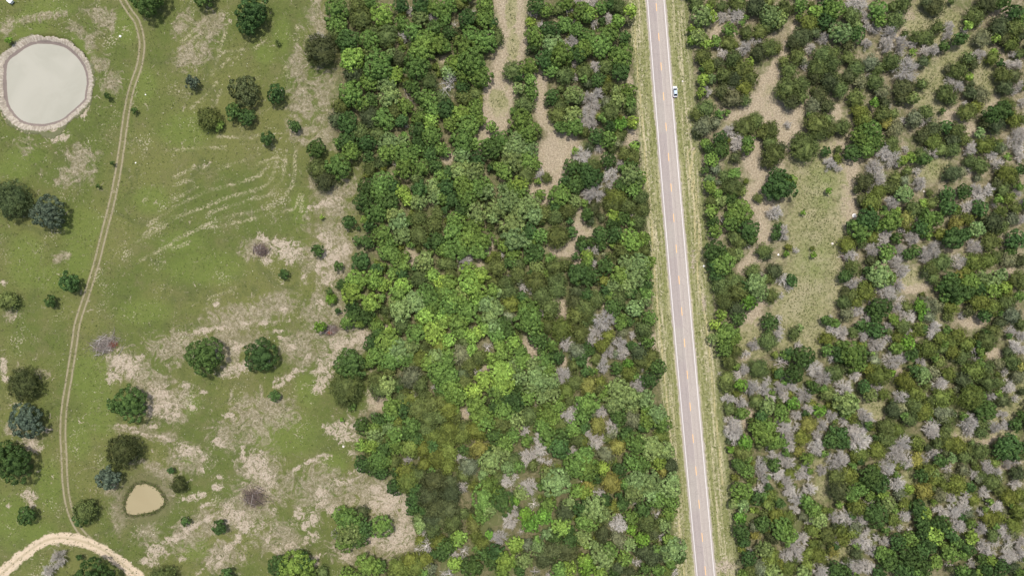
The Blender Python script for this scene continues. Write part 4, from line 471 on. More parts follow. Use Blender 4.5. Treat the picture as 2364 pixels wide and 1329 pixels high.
TILES += [
(1900,0,"90 80 100 o,60 160 60 k,300 40 100 d,260 150 85 j,380 170 50 d,500 90 90 o,520 180 70 o,630 60 60 j,720 45 75 j,650 190 90 j,475 260 60 d,390 250 45 d,150 300 100 s,310 310 80 k,390 400 50 d,300 230 45 s,220 410 60 J,590 300 70 d,560 410 70 d,690 400 70 d,690 480 40 d,800 410 45 d,850 340 70 j,740 310 40 j,910 470 55 d,740 645 115 d,760 540 40 d,620 560 90 j,90 490 80 j,230 520 70 j,80 590 80 j,300 620 80 j,430 570 75 S,500 620 60 j,230 690 70 J,90 720 70 j,410 690 30 d,150 810 75 j,330 750 60 S,470 750 80 j,530 830 70 S,730 800 95 J,810 890 60 s,700 890 60 J,60 940 60 S,300 880 85 j,450 930 45 v,560 930 60 J,590 960 30 d,330 1010 80 y,360 1080 75 y,530 1040 75 j,560 1110 60 Y,420 1190 100 o,330 1240 90 o,480 1280 80 o,650 1160 80 S,640 1030 50 j,715 1090 38 d,170 1150 80 j,50 1180 70 j,820 1070 80 S,880 1110 40 d,900 1220 70 J,900 560 60 J,890 760 60 j,620 1290 70 j,910 1000 50 j"),
(2124,0,"150 60 90 J,60 30 60 J,600 30 100 J,740 30 80 k,490 150 90 j,515 205 45 d,430 240 45 b,160 240 60 j,260 240 50 d,245 330 50 d,390 290 38 d,350 360 65 k,220 420 50 k,60 340 75 j,110 450 60 d,30 480 50 d,860 120 80 k,900 190 60 o,710 240 95 J,840 260 90 j,760 350 60 J,900 330 60 J,550 350 75 S,530 500 60 d,430 530 65 j,480 590 50 J,650 530 65 y,670 470 35 b,830 500 40 d,800 590 55 d,870 590 50 d,720 580 40 k,820 400 70 y,900 490 50 j,740 680 75 j,850 690 70 J,760 790 75 J,880 780 50 d,830 830 40 d,920 930 45 d,340 640 90 j,260 620 50 S,440 700 40 b,260 740 50 d,330 790 60 d,230 840 80 j,280 890 60 j,460 840 70 J,550 860 80 S,390 950 40 d,420 1020 85 j,500 970 60 y,210 995 28 k,740 1000 90 k,640 1040 85 k,680 1130 90 J,830 1080 75 y,600 1100 70 J,790 950 70 j,540 1200 50 s,860 1250 90 d,920 1200 50 d,620 1290 60 y,450 1310 50 d,120 1160 80 J,60 1020 70 j,50 1080 50 d,330 1180 80 j,230 1150 60 k,120 1280 80 y,300 1260 80 J,400 1260 60 j,20 780 40 J,910 1070 50 j,560 1290 50 S"),
(1900,330,"40 80 45 k,60 190 60 d,130 160 40 y,140 230 35 d,280 80 85 k,390 60 80 o,460 40 50 j,540 90 80 d,630 150 80 d,460 220 75 d,480 330 80 d,370 350 85 J,400 400 50 d,310 420 40 J,650 60 50 j,740 60 35 d,790 130 50 b,720 160 50 b,880 120 75 j,910 80 40 d,830 260 45 d,760 250 50 j,860 370 65 d,650 320 65 j,730 340 50 S,730 460 85 s,620 400 70 j,500 440 70 y,430 550 90 y,350 510 60 J,610 545 70 d,560 590 30 k,680 600 30 b,810 590 80 j,890 540 45 b,730 690 85 Y,780 650 60 j,840 690 30 d,400 690 110 k,340 790 100 o,450 860 60 y,330 900 60 j,600 700 100 o,250 740 50 k,550 820 68 d,530 890 60 d,660 860 55 k,790 860 72 d,710 790 40 d,880 770 80 k,910 620 50 k,220 910 75 y,240 1010 65 d,430 970 70 d,570 980 80 o,690 960 60 d,430 1060 60 J,820 980 60 k,910 1010 70 d,650 1070 60 d,700 1150 70 d,260 1130 80 j,200 1200 60 k,520 1190 120 s,410 1160 50 k,600 1220 60 o,250 1270 60 d,340 1240 40 d,660 1290 65 d,490 1310 50 d,370 1300 60 y,760 1010 50 k,500 760 50 o,920 1180 45 J"),
(2124,330,"190 60 70 j,100 90 60 d,30 150 60 k,290 60 75 j,440 60 60 d,570 30 75 y,680 40 60 j,640 110 55 d,690 200 65 d,540 200 80 j,450 170 60 j,290 270 80 J,370 260 50 S,430 240 40 d,730 50 50 S,870 60 60 d,780 130 40 o,900 130 50 d,910 240 50 k,780 280 95 y,700 360 60 J,840 330 60 j,750 420 70 j,600 430 60 d,500 420 60 d,520 500 60 d,410 580 62 d,10 380 60 d,250 460 70 k,400 440 70 k,250 570 80 k,330 600 50 o,100 540 60 j,10 520 45 b,60 690 80 o,150 680 70 o,50 780 70 o,180 820 60 y,540 590 75 k,690 510 45 b,670 570 30 d,730 620 60 y,800 500 60 y,860 460 50 d,890 400 40 o,860 590 60 j,910 540 40 d,900 690 50 d,820 690 60 S,650 720 90 J,560 670 50 J,730 760 60 j,430 690 60 y,320 730 70 Y,510 780 75 s,300 860 100 k,400 830 60 k,450 830 40 Y,640 890 90 j,480 940 75 d,530 940 50 d,860 870 90 k,820 980 50 k,90 970 85 d,30 1020 50 d,200 1080 85 j,100 1130 70 j,340 1070 75 d,490 1080 85 y,620 1060 70 y,800 1050 75 S,680 1020 60 j,910 1060 60 J,420 1170 60 y,120 1220 60 j,280 1240 80 k,350 1200 50 Y,450 1260 90 o,560 1200 60 s,650 1240 75 s,730 1200 60 s,870 1230 80 j,760 1300 60 b,220 1290 60 k,560 1290 50 o,920 1300 40 j"),
(1920,660,"310 50 85 y,180 80 60 j,90 150 65 J,170 20 40 d,490 60 75 d,400 20 40 d,270 110 45 d,365 140 45 d,220 210 60 d,130 250 65 S,220 150 60 y,440 200 95 k,400 290 60 k,350 220 50 k,310 290 50 d,575 190 55 d,560 300 50 b,680 190 60 j,790 180 60 v,800 280 35 v,680 275 75 d,640 360 70 j,790 380 60 y,870 180 85 S,900 260 50 S,500 370 50 d,500 470 45 d,270 360 60 k,400 400 80 k,200 410 60 j,270 440 60 d,400 520 75 d,590 460 60 y,690 510 70 v,690 420 40 d,580 560 60 o,730 440 40 y,860 570 90 y,720 620 60 k,540 670 85 d,640 640 50 d,380 670 65 S,190 620 130 o,90 540 60 o,250 700 70 o,420 800 100 y,350 750 70 y,650 850 80 y,200 800 55 d,800 690 50 d,740 760 60 k,830 820 70 s,540 780 35 v,390 910 60 d,290 910 60 k,350 980 70 s,470 980 55 y,100 920 85 d,620 1000 70 d,560 1110 80 J,620 1100 60 S,760 980 80 y,740 1060 80 j,830 1130 80 y,700 1200 70 j,910 1030 60 j,130 1060 100 s,40 1010 50 s,300 1180 70 d,260 1130 45 d,180 1180 60 y,130 1220 50 d,190 1280 60 d,320 1250 45 k,270 1290 50 d,500 1280 90 j,590 1300 70 y,870 1260 60 d,880 420 60 d,30 400 50 d,80 400 55 d"),
(2124,660,"300 40 100 k,330 100 70 o,210 110 45 o,430 50 80 k,540 40 70 k,650 40 80 o,780 50 60 y,520 140 90 y,640 190 80 y,780 140 80 j,900 90 50 o,440 230 60 J,580 270 60 k,280 190 70 y,150 180 60 S,40 200 45 v,370 260 40 d,260 280 50 j,70 270 60 S,120 370 60 d,70 430 45 d,30 380 40 k,820 260 80 S,900 340 60 j,720 330 60 J,860 290 40 d,650 400 60 j,610 490 95 j,610 490 45 d,810 410 50 d,910 450 50 d,350 450 80 y,280 500 70 y,420 520 70 y,180 470 60 y,90 580 85 j,290 590 70 y,210 570 50 j,480 580 45 d,500 670 48 d,380 640 70 j,830 550 65 d,800 590 50 J,900 570 50 d,540 690 40 o,600 740 70 j,700 700 60 S,820 680 80 j,750 770 45 d,880 820 60 S,900 720 60 Y,480 760 90 y,260 790 75 y,110 780 60 S,30 770 50 s,160 880 75 d,400 850 80 J,620 880 85 j,780 900 70 d,720 870 50 j,450 1000 110 y,340 1010 35 d,620 990 60 d,750 1030 70 J,850 1010 40 d,190 1010 90 y,80 1010 40 d,280 960 40 y,210 1140 90 S,250 1200 70 j,50 1100 60 y,430 1220 80 d,600 1120 90 k,520 1090 60 k,740 1160 50 d,650 1270 60 d,740 1250 50 d,560 1240 60 j,90 1270 70 d,240 1290 60 j,860 1250 60 k,920 1180 50 k,920 950 40 J,180 690 60 j"),
(1940,989,"150 90 100 d,90 40 60 d,30 130 60 k,20 270 60 d,80 360 35 d,420 80 85 j,330 200 75 y,180 230 75 y,180 290 40 k,550 130 80 d,480 220 85 d,590 290 70 d,400 350 75 d,690 120 65 y,680 280 60 Y,500 480 75 d,620 550 50 b,820 20 65 d,830 220 55 d,750 290 50 d,880 130 60 j,900 300 50 k,800 370 75 y,730 420 60 k,750 560 85 Y,870 440 60 y,840 400 50 s,270 430 100 k,350 490 90 k,60 420 85 y,120 510 30 d,190 540 70 o,80 590 60 o,390 600 50 b,270 610 50 o,250 680 50 d,140 700 85 y,50 770 65 d,160 820 65 d,330 780 110 k,430 680 75 s,570 670 65 y,540 580 60 S,570 770 60 d,470 820 60 y,700 720 80 k,760 760 60 b,880 740 50 d,730 840 65 k,460 890 30 d,400 920 40 o,530 890 35 d,620 910 35 w,130 890 65 S,230 920 40 d,200 1010 75 d,280 1090 60 d,140 1120 60 J,400 1010 50 d,320 970 40 d,360 1120 60 o,150 1230 75 d,240 1240 60 d,40 1290 60 k,60 1200 50 j,520 1020 75 k,620 1000 75 o,850 960 80 b,750 960 70 k,450 1200 90 k,600 1150 100 k,570 1270 90 k,720 1110 80 k,810 1060 70 k,750 1250 80 k,860 1200 60 o,860 1170 25 w,350 1290 60 k,690 1300 60 o,20 1000 60 y"),
(2124,989,"90 30 60 d,430 20 55 d,560 30 60 j,650 10 45 d,210 60 60 j,200 170 35 d,250 130 70 y,110 220 50 d,40 290 45 d,340 150 70 y,180 290 60 k,280 270 45 s,430 190 50 j,550 210 80 j,400 260 60 j,800 170 110 k,720 200 70 k,880 160 60 k,900 250 50 j,680 310 50 y,590 340 60 d,660 390 60 d,700 440 40 d,770 310 50 d,860 300 45 d,240 360 48 d,390 370 60 S,490 410 50 d,240 450 50 S,100 420 60 y,40 540 80 y,120 460 60 y,320 500 85 y,210 510 60 y,560 430 50 j,650 480 75 j,700 540 60 j,560 560 60 d,450 530 50 k,850 490 60 d,880 400 70 J,800 620 75 y,900 600 60 y,880 740 75 y,410 610 55 d,270 620 50 d,180 600 60 S,390 710 65 d,290 740 65 d,180 750 60 d,330 860 65 d,380 890 45 d,670 690 60 d,700 710 45 d,540 750 45 d,610 640 40 d,480 640 60 y,630 810 75 y,720 790 55 y,530 890 60 d,500 930 40 d,460 850 50 o,440 770 50 S,760 880 40 d,720 930 55 d,770 960 50 d,860 880 75 y,830 940 50 S,650 960 60 j,780 1040 50 d,660 1030 50 d,570 1070 70 d,630 1120 50 d,780 1150 75 d,900 1020 55 d,880 1110 60 d,920 1170 40 d,60 760 60 o,40 900 50 k,180 860 80 k,280 960 60 k,460 980 60 b,330 1030 50 o,430 1080 60 k,270 1130 80 o,400 1140 50 o,450 1200 50 d,560 1180 50 k,640 1190 50 b,740 1250 70 k,590 1270 60 k,840 1250 60 J,380 1280 60 o,250 1230 35 d,310 1260 35 w,470 1300 40 k,900 1300 50 o"),
]
# pasture trees, photo px: x,y,r,kind,label
PASTURE = [
(343,-6,46,'k',"dark green oak cut by the top edge of the photo beside the dirt track"),
(585,25,38,'k',"large dark oak at the top of the pasture, upper of its merged pair"),
(572,55,30,'k',"dark oak joined to the lower side of the top pasture oak"),
(470,-10,28,'k',"dark crown just peeking over the top edge of the pasture"),
(444,190,17,'g',"small blue green bush west of the biggest pasture oak"),
(562,208,39,'K',"big rounded oak with browned yellowish leaves in the upper pasture"),
(540,258,20,'k',"small dark green tree at the lower left foot of the browned oak"),
(568,270,22,'k',"bright dark green tree at the lower end of the browned oak clump"),
(639,218,24,'k',"round dark green juniper just east of the browned pasture oak"),
(483,273,29,'j',"dark juniper southwest of the browned oak with a greener side shoot"),
(505,288,13,'o',"small green bush growing against the east side of the dark juniper"),
(679,291,15,'k',"small upright green juniper between the pasture oaks and the wood"),
(618,321,17,'k',"small round dark bush south of the upper pasture oaks"),
(641,99,7,'j',"tiny brownish shrub beside the lush green spot"),
(308,254,8,'k',"tiny dark bush touching the dirt track near the large pond"),
(247,222,9,'k',"tiny weedy shrub on the slope east of the large pond"),
(224,429,6,'k',"tiny dark bush alone between the field trees and the track"),
(257,376,6,'k',"tiny faint green bush near the track below the large pond"),
(25,460,46,'B',"wide dark brown green tree cut by the left edge beside a round bluish tree"),
(112,491,42,'g',"large round dark bluish oak standing alone in the west field"),
(160,652,25,'k',"medium dark green tree close to the west side of the track"),
(116,696,15,'k',"small lopsided dark bush southwest of the medium track tree"),
(18,694,24,'j',"dark juniper at the left edge above the bare pale strip"),
(54,886,38,'B',"wide olive brown juniper west of the track, upper of two round neighbours"),
(57,972,41,'g',"silvery blue green round tree south of the olive brown juniper"),
(30,1070,47,'k',"large leafy dark oak cut by the left edge near two bare patches"),
(10,1050,36,'k',"dark oak at the very left edge joined to a larger oak"),
(60,1190,22,'k',"dark green tree in the bottom left meadow below a bare patch"),
(473,820,47,'k',"largest round dark oak in the middle of the lower pasture"),
(600,820,41,'k',"dark oak just east of the largest round lower pasture oak"),
(298,932,44,'k',"dark green oak with a lighter top beside purple brown litter"),
(268,937,18,'k',"low dark lobe tree on the west side of the oak by the litter"),
(633,914,14,'k',"small round green bush amid the pale scraped ground"),
(655,632,13,'k',"small dark bush between the pale bare patch and the wood"),
(285,1042,42,'B',"wide dark juniper with pale mottled top north of the small pond"),
(248,1103,28,'g',"round silvery blue tree northwest of the small pond"),
(198,1180,28,'j',"tall olive juniper leaning beside the track south of the silvery tree"),
(188,1196,20,'k',"dark green foot of the leaning juniper touching the track"),
(412,1119,20,'B',"round olive bush northeast of the small muddy pond"),
(395,1085,9,'k',"small dark bush above the round olive bush by the small pond"),
(427,1203,11,'k',"small shrub on the pale ridge below the small pond"),
(507,1217,18,'k',"round dark green bush south of the brush pile"),
(216,1343,56,'k',"large leafy oak on the bottom edge under the bend of the sandy road"),
(138,1288,20,'d',"bare grey tree inside the bend of the sandy road, upper one"),
(116,1316,16,'d',"bare grey tree inside the bend of the sandy road, cut by the bottom edge"),
(182,1286,8,'k',"tiny green bush right of the bare grey trees in the road bend"),
(376,1338,33,'j',"dark olive tree at the bottom edge just right of the sandy road"),
(525,1330,20,'k',"dark green tree at the bottom edge below the pale scrapes"),
(640,1305,24,'k',"small dark tree on the left side of the bottom edge clump"),
(680,1308,40,'b',"rounded olive green oak in the bottom edge clump of the pasture"),
(665,1325,20,'s',"pale sage tree at the foot of the bottom edge clump"),
(745,1320,16,'j',"low dark olive tree at the right side of the bottom edge clump"),
(17,94,9,'v',"small bright green bush on the bank northwest of the large pond"),
]

# ------------------------------------------------------------------ foliage and wood materials
def leaf_mat(name, from_attr=False):
    t = NT(name)
    if from_attr: base = t.attr('tint', 'Color')
    else:
        n = t.n.new('ShaderNodeObjectInfo'); base = n.outputs['Color']
    geo = t.n.new('ShaderNodeNewGeometry'); r = geo.outputs['Random Per Island']
    pos = geo.outputs['Position']
    br = t.math('ADD', t.math('MULTIPLY', r, 1.0), 0.50)
    lo = t.step(t.noise(0.42, 3, 0.6, vec=pos), 0.35, 0.65, 0.78, 1.22)
    k = t.math('MULTIPLY', br, lo)
    c = t.n.new('ShaderNodeVectorMath'); c.operation = 'SCALE'; t.l.new(base, c.inputs[0]); t.l.new(k, c.inputs['Scale'])
    col = t.mix(t.step(t.noise(0.15, 2, vec=pos), 0.45, 0.7, 0, 0.35), c.outputs[0], t.mix(1.0, c.outputs[0], (1.14, 1.04, 0.85), 'MULTIPLY'))
    t.inp(t.b.inputs['Base Color'], col); t.b.inputs['Roughness'].default_value = 0.7; t.b.inputs['Specular IOR Level'].default_value = 0.15
    tr = t.n.new('ShaderNodeBsdfTranslucent'); t.inp(tr.inputs['Color'], t.mix(1.0, col, (1.1, 1.25, 0.6), 'MULTIPLY'))
    mx = t.n.new('ShaderNodeMixShader'); mx.inputs[0].default_value = 0.22
    t.l.new(t.b.outputs[0], mx.inputs[1]); t.l.new(tr.outputs[0], mx.inputs[2]); t.l.new(mx.outputs[0], t.out.inputs[0])
    return t.m
LEAF = leaf_mat('foliage'); LEAF_A = leaf_mat('foliage_mass', True)
def twig_mat():
    t = NT('bare_twigs'); n = t.n.new('ShaderNodeObjectInfo'); geo = t.n.new('ShaderNodeNewGeometry')
    k = t.math('ADD', t.math('MULTIPLY', geo.outputs['Random Per Island'], 0.8), 0.55)
    c = t.n.new('ShaderNodeVectorMath'); c.operation = 'SCALE'; t.l.new(n.outputs['Color'], c.inputs[0]); t.l.new(k, c.inputs['Scale'])
    return t.done(c.outputs[0], 0.85)
TWIG = twig_mat(); BARK = plain('grey_brown_bark', (0.13, 0.105, 0.085), 0.9, 0.3, 1.5)

# ------------------------------------------------------------------ crown geometry (numpy quads)
def unit(n, up=-1.0, g=rng):
    v = g.normal(size=(n * 3, 3)); v /= np.linalg.norm(v, axis=1)[:, None]; v = v[v[:, 2] > up][:n]
    while len(v) < n:
        w = g.normal(size=(n, 3)); w /= np.linalg.norm(w, axis=1)[:, None]; v = np.concatenate([v, w[w[:, 2] > up]])[:n]
    return v
def quads(P, N, A, hw, hl):
    """P centres, N normals, A a direction lying roughly in the leaf; half width/length arrays"""
    T = A - N * np.sum(A * N, 1)[:, None]; T /= np.linalg.norm(T, axis=1)[:, None] + 1e-9; B = np.cross(N, T)
    hw, hl = np.asarray(hw)[:, None], np.asarray(hl)[:, None]
    Q = np.stack([P - T * hl - B * hw * 0.7, P - T * hl * 0.2 + B * hw, P + T * hl + B * hw * 0.25, P + T * hl * 0.3 - B * hw], 1)
    return Q.reshape(-1, 3)
def outline(g, amp):
    ph = g.uniform(0, 6.28, 6); am = g.uniform(0.4, 1, 6) * amp * np.array([1.0, 1.1, .9, .7, .5, .4])
    return lambda th: 1 + sum(am[k] * np.cos((k + 2) * th + ph[k]) for k in range(6)) * 0.55
def core_blob(g, r, zc, rz, lobes, k=0.78):
    V = []; F = []; nu, nv = 10, 5
    for j in range(nv):
        f = (j + 0.5) / nv * math.pi
        for i in range(nu):
            a = 2 * math.pi * i / nu; q = k * lobes(a) * g.uniform(0.88, 1.0)
            V.append((r * q * math.sin(f) * math.cos(a), r * q * math.sin(f) * math.sin(a), zc + rz * k * math.cos(f) * g.uniform(0.85, 1)))
    for j in range(nv - 1):
        for i in range(nu): F.append((j * nu + i, (j + 1) * nu + i, (j + 1) * nu + (i + 1) % nu, j * nu + (i + 1) % nu))
    for i in range(0, nu, 2):                                  # close the top with quads that share the topmost point
        F.append((len(V), i, (i + 1) % nu, (i + 2) % nu))
    V.append((0, 0, zc + rz * k))
    return np.array(V), np.array(F)
def fit(V, r, q=89):
    V = V.copy(); V[:, :2] *= r / np.percentile(np.hypot(V[:, 0], V[:, 1]), q); return V
def oak_geo(r, seed, dens=1.0, leaf=0.30, clump=1.0, amp=0.16):
    g = np.random.default_rng(seed); zc = 2.0 + r * 0.62; rz = r * 0.62; lob = outline(g, amp)
    nc = max(7, int(2.0 * (r / clump) ** 2)); D = unit(nc, -0.35, g)
    # spread the clumps apart
    for _ in range(6):
        d = D[:, None] - D[None]; q = np.sum(d * d, 2) + 1e-3; D = D + np.sum(d / (q ** 1.5)[..., None], 1) * 0.25 / nc; D /= np.linalg.norm(D, axis=1)[:, None]
    D = np.concatenate([D[D[:, 2] > -0.42], unit(max(2, nc // 12), 0.88, g)]); nc = len(D)
    L = lob(np.arctan2(D[:, 1], D[:, 0]))
    C = np.stack([D[:, 0] * r * L, D[:, 1] * r * L, zc + D[:, 2] * rz], 1); cr = clump * g.uniform(0.75, 1.25, nc)
    C -= D * (cr * 0.75)[:, None] * g.uniform(0.5, 1.5, nc)[:, None]
    per = int(36 * dens * clump * clump / (leaf / 0.30) ** 2) + 4; idx = np.repeat(np.arange(nc), per); n = len(idx)
    d = unit(n, -1, g) + D[idx] * 0.75 + np.array([0, 0, 0.35]); d /= np.linalg.norm(d, axis=1)[:, None]
    P = C[idx] + d * cr[idx][:, None] * g.uniform(0.72, 1.05, n)[:, None]
    N = d + g.normal(size=(n, 3)) * 0.38; N /= np.linalg.norm(N, axis=1)[:, None]
    s = leaf * g.uniform(0.6, 1.25, n); Q = quads(P, N, unit(n, -1, g), s, s * 1.15)
    cv, cf = core_blob(g, r, zc, rz, lob, 0.64)
    F = np.arange(len(Q)).reshape(-1, 4)
    return fit(np.concatenate([cv, Q]), r), np.concatenate([cf, F + len(cv)])
def juniper_geo(r, seed, dens=1.0, leaf=0.2, amp=0.10):
    g = np.random.default_rng(seed); H = r * 1.25; z0 = 0.8 + 0.15 * r; lob = outline(g, amp)
    nb = max(16, int(9 * r ** 1.6)); D = unit(nb, -0.25, g); L = lob(np.arctan2(D[:, 1], D[:, 0])) * g.uniform(0.82, 1.05, nb)
    # sprays: each a fan of narrow needles sheets pointing out and up
    B = np.stack([D[:, 0] * r * L, D[:, 1] * r * L, z0 + H * 0.40 + D[:, 2] * H * 0.58], 1)
    per = max(8, int(17 * dens)); idx = np.repeat(np.arange(nb), per); n = len(idx)
    out = D[idx] * np.array([1, 1, 0.8]) + np.array([0, 0, 0.10]) + g.normal(size=(n, 3)) * 0.60; out /= np.linalg.norm(out, axis=1)[:, None]
    P = B[idx] + g.normal(size=(n, 3)) * 0.36 - D[idx] * np.abs(g.normal(size=n) * 0.45)[:, None]
    N = np.cross(out, unit(n, -1, g)); N = N / (np.linalg.norm(N, axis=1)[:, None] + 1e-9) + D[idx] * 1.1 + np.array([0, 0, 0.35]); N /= np.linalg.norm(N, axis=1)[:, None]
    hl = leaf * g.uniform(1.3, 2.4, n); Q = quads(P, N, out, leaf * g.uniform(0.5, 0.95, n), hl)
    cv, cf = core_blob(g, r, z0 + H * 0.40, H * 0.55, lob, 0.78)
    F = np.arange(len(Q)).reshape(-1, 4)
    return fit(np.concatenate([cv, Q]), r), np.concatenate([cf, F + len(cv)])
def sticks(P, Q, r0, r1):
    """three sided tapered sticks from P to Q"""
    P, Q = np.asarray(P), np.asarray(Q); n = len(P); D = Q - P; D /= np.linalg.norm(D, axis=1)[:, None] + 1e-9
    a = np.cross(D, np.tile([0.31, 0.52, 0.79], (n, 1))); a /= np.linalg.norm(a, axis=1)[:, None]; b = np.cross(D, a); V = []
    r0 = np.broadcast_to(r0, n)[:, None]; r1 = np.broadcast_to(r1, n)[:, None]
    for c, r in ((P, r0), (Q, r1)):
        for k in range(3):
            t = 2 * math.pi * k / 3; V.append(c + (a * math.cos(t) + b * math.sin(t)) * r)
    V = np.stack(V, 1).reshape(-1, 3); o = np.arange(n)[:, None] * 6
    F = np.concatenate([o + np.array([[0, 1, 4, 3]]), o + np.array([[1, 2, 5, 4]]), o + np.array([[2, 0, 3, 5]])])
    return V, F
def dead_geo(r, seed, dens=1.0, thick=1.0):
    """dead juniper: limbs fanning from the stem into a dome of fine grey twigs"""
    g = np.random.default_rng(seed); H = r * 1.25 + 0.8; lob = outline(g, 0.10); r_ = r * 0.80
    nl = 44; D = unit(nl, -0.02, g); L = lob(np.arctan2(D[:, 1], D[:, 0])) * g.uniform(0.72, 0.95, nl)
    S = np.stack([np.zeros(nl), np.zeros(nl), g.uniform(0.2, 0.5, nl) * H], 1)
    E = np.stack([D[:, 0] * r_ * L, D[:, 1] * r_ * L, H * 0.36 + D[:, 2] * H * 0.55], 1)
    M = S + (E - S) * 0.5 + g.normal(size=(nl, 3)) * 0.10 * r
    parts = [sticks(S, M, 0.06 * thick, 0.04 * thick), sticks(M, E, 0.04 * thick, 0.022)]
    n2 = int(170 * dens); i = g.integers(0, nl, n2); f = g.uniform(0.0, 0.95, n2)[:, None]; A = M[i] + (E[i] - M[i]) * f
    d = (E - S)[i]; d /= np.linalg.norm(d, axis=1)[:, None]; d = d * 0.8 + g.normal(size=(n2, 3)) * 0.62 + np.array([0, 0, 0.1]); d /= np.linalg.norm(d, axis=1)[:, None]
    Bq = A + d * (r * g.uniform(0.16, 0.40, n2))[:, None]; parts.append(sticks(A, Bq, 0.034 * thick, 0.018))
    n3 = int(1150 * dens); j = g.integers(0, n2, n3); f = g.uniform(0.1, 1.0, n3)[:, None]; A3 = A[j] + (Bq[j] - A[j]) * f
    cen = np.array([0, 0, H * 0.3]); rad = A3 - cen; rad /= np.linalg.norm(rad, axis=1)[:, None]
    d3 = rad * 0.9 + d[j] * 0.3 + g.normal(size=(n3, 3)) * 0.60; d3 /= np.linalg.norm(d3, axis=1)[:, None]
    C3 = A3 + d3 * (r * g.uniform(0.08, 0.24, n3))[:, None]; parts.append(sticks(A3, C3, 0.030, 0.012))
    Vs, Fs, o = [], [], 0
    for v, f in parts: Vs.append(v); Fs.append(f + o); o += len(v)
    V = np.concatenate(Vs); V[:, :2] *= r / np.percentile(np.hypot(V[:, 0], V[:, 1]), 94); return V, np.concatenate(Fs)
def bleached_geo(r, seed):
    """dead oak: few stout crooked pale limbs that fork"""
    g = np.random.default_rng(seed); P, Q, a, b = [], [], [], []
    def grow(p, d, ln, rad, lev):
        steps = 2 if lev < 3 else 1
        for _ in range(steps):
            q = p + d * ln / steps; P.append(p); Q.append(q); a.append(rad); b.append(rad * 0.75); rad *= 0.75; p = q
            d = d + g.normal(size=3) * 0.28; d /= np.linalg.norm(d)
        if lev >= 5: return
        for _ in range(3 if lev < 3 else 2):
            e = d + g.normal(size=3) * 0.62 + np.array([0, 0, 0.05]); e /= np.linalg.norm(e); grow(p, e, ln * g.uniform(0.6, 0.85), rad * 0.8, lev + 1)
    for k in range(6):
        t = 2 * math.pi * k / 6 + g.uniform(-0.4, 0.4); d = np.array([math.cos(t), math.sin(t), g.uniform(0.35, 0.9)]); d /= np.linalg.norm(d)
        grow(np.array([0, 0, r * 0.45]), d, r * 0.40, 0.10 + 0.012 * r, 1)
    V, F = sticks(np.array(P), np.array(Q), np.array(a), np.array(b)); V[:, :] *= r / np.percentile(np.hypot(V[:, 0], V[:, 1]), 96); return V, F
def trunk_mesh(name, h, r0, limbs, spread, seed, m):
    g = random.Random(seed); b = MB(); p = Vector((0, 0, -0.15)); q = Vector((g.uniform(-.2, .2), g.uniform(-.2, .2), h * 0.5)); b.tube(p, q, r0, r0 * 0.7, 7)
    e = Vector((q.x * 1.4, q.y * 1.4, h)); b.tube(q, e, r0 * 0.7, r0 * 0.3, 6)
    for k in range(limbs):
        t = 2 * math.pi * (k + g.random() * 0.5) / limbs; s = q.lerp(e, g.random() * 0.6)
        b.tube(s, s + Vector((math.cos(t) * spread, math.sin(t) * spread, h * 0.35)), r0 * 0.35, r0 * 0.1, 4)
    return b.mesh(name, m)

# reference crowns, each a mesh used by many trees
OAK_R = [1.6, 2.6, 3.8, 5.2, 7.4]; JUN_R = [1.2, 2.2, 3.3, 4.8, 7.0]; DEAD_R = [1.6, 2.6, 3.8]; WH_R = [2.0, 3.6, 6.5]
LIB = {'oak': [], 'jun': [], 'dead': [], 'wh': []}
for R in OAK_R:
    for s in range(4 if R > 2 else 2):
        v, f = oak_geo(R, 100 + s + int(R * 10), dens=1.0 if R < 6 else 0.85, leaf=0.27, clump=0.62 + 0.075 * R + 0.14 * (s % 2))
        LIB['oak'].append((R, mesh_np('oak_crown', v, f, [LEAF]), trunk_mesh('oak_trunk', 2.0 + R * 0.9, 0.09 + 0.035 * R, 6, R * 0.45, s, BARK)))
for R in JUN_R:
    for s in range(4 if R > 2 else 2):
        v, f = juniper_geo(R, 300 + s + int(R * 10), dens=0.95 if R < 4 else 1.1, leaf=0.18)
        LIB['jun'].append((R, mesh_np('juniper_crown', v, f, [LEAF]), trunk_mesh('juniper_trunk', 0.8 + R * 1.1, 0.07 + 0.03 * R, 5, R * 0.35, s, BARK)))
for R in DEAD_R:
    for s in range(4):
        v, f = dead_geo(R, 500 + s + int(R * 10), dens=0.8 + 0.18 * R)
        LIB['dead'].append((R, mesh_np('bare_branches', v, f, [TWIG]), trunk_mesh('dead_trunk', R * 0.9 + 0.5, 0.07 + 0.03 * R, 3, R * 0.2, s, TWIG)))
for R in WH_R:
    for s in range(4):
        v, f = bleached_geo(R, 700 + s + int(R * 10))
        LIB['wh'].append((R, mesh_np('bare_limbs', v, f, [TWIG]), trunk_mesh('bleached_trunk', R * 0.5, 0.12 + 0.03 * R, 3, R * 0.2, s, TWIG)))

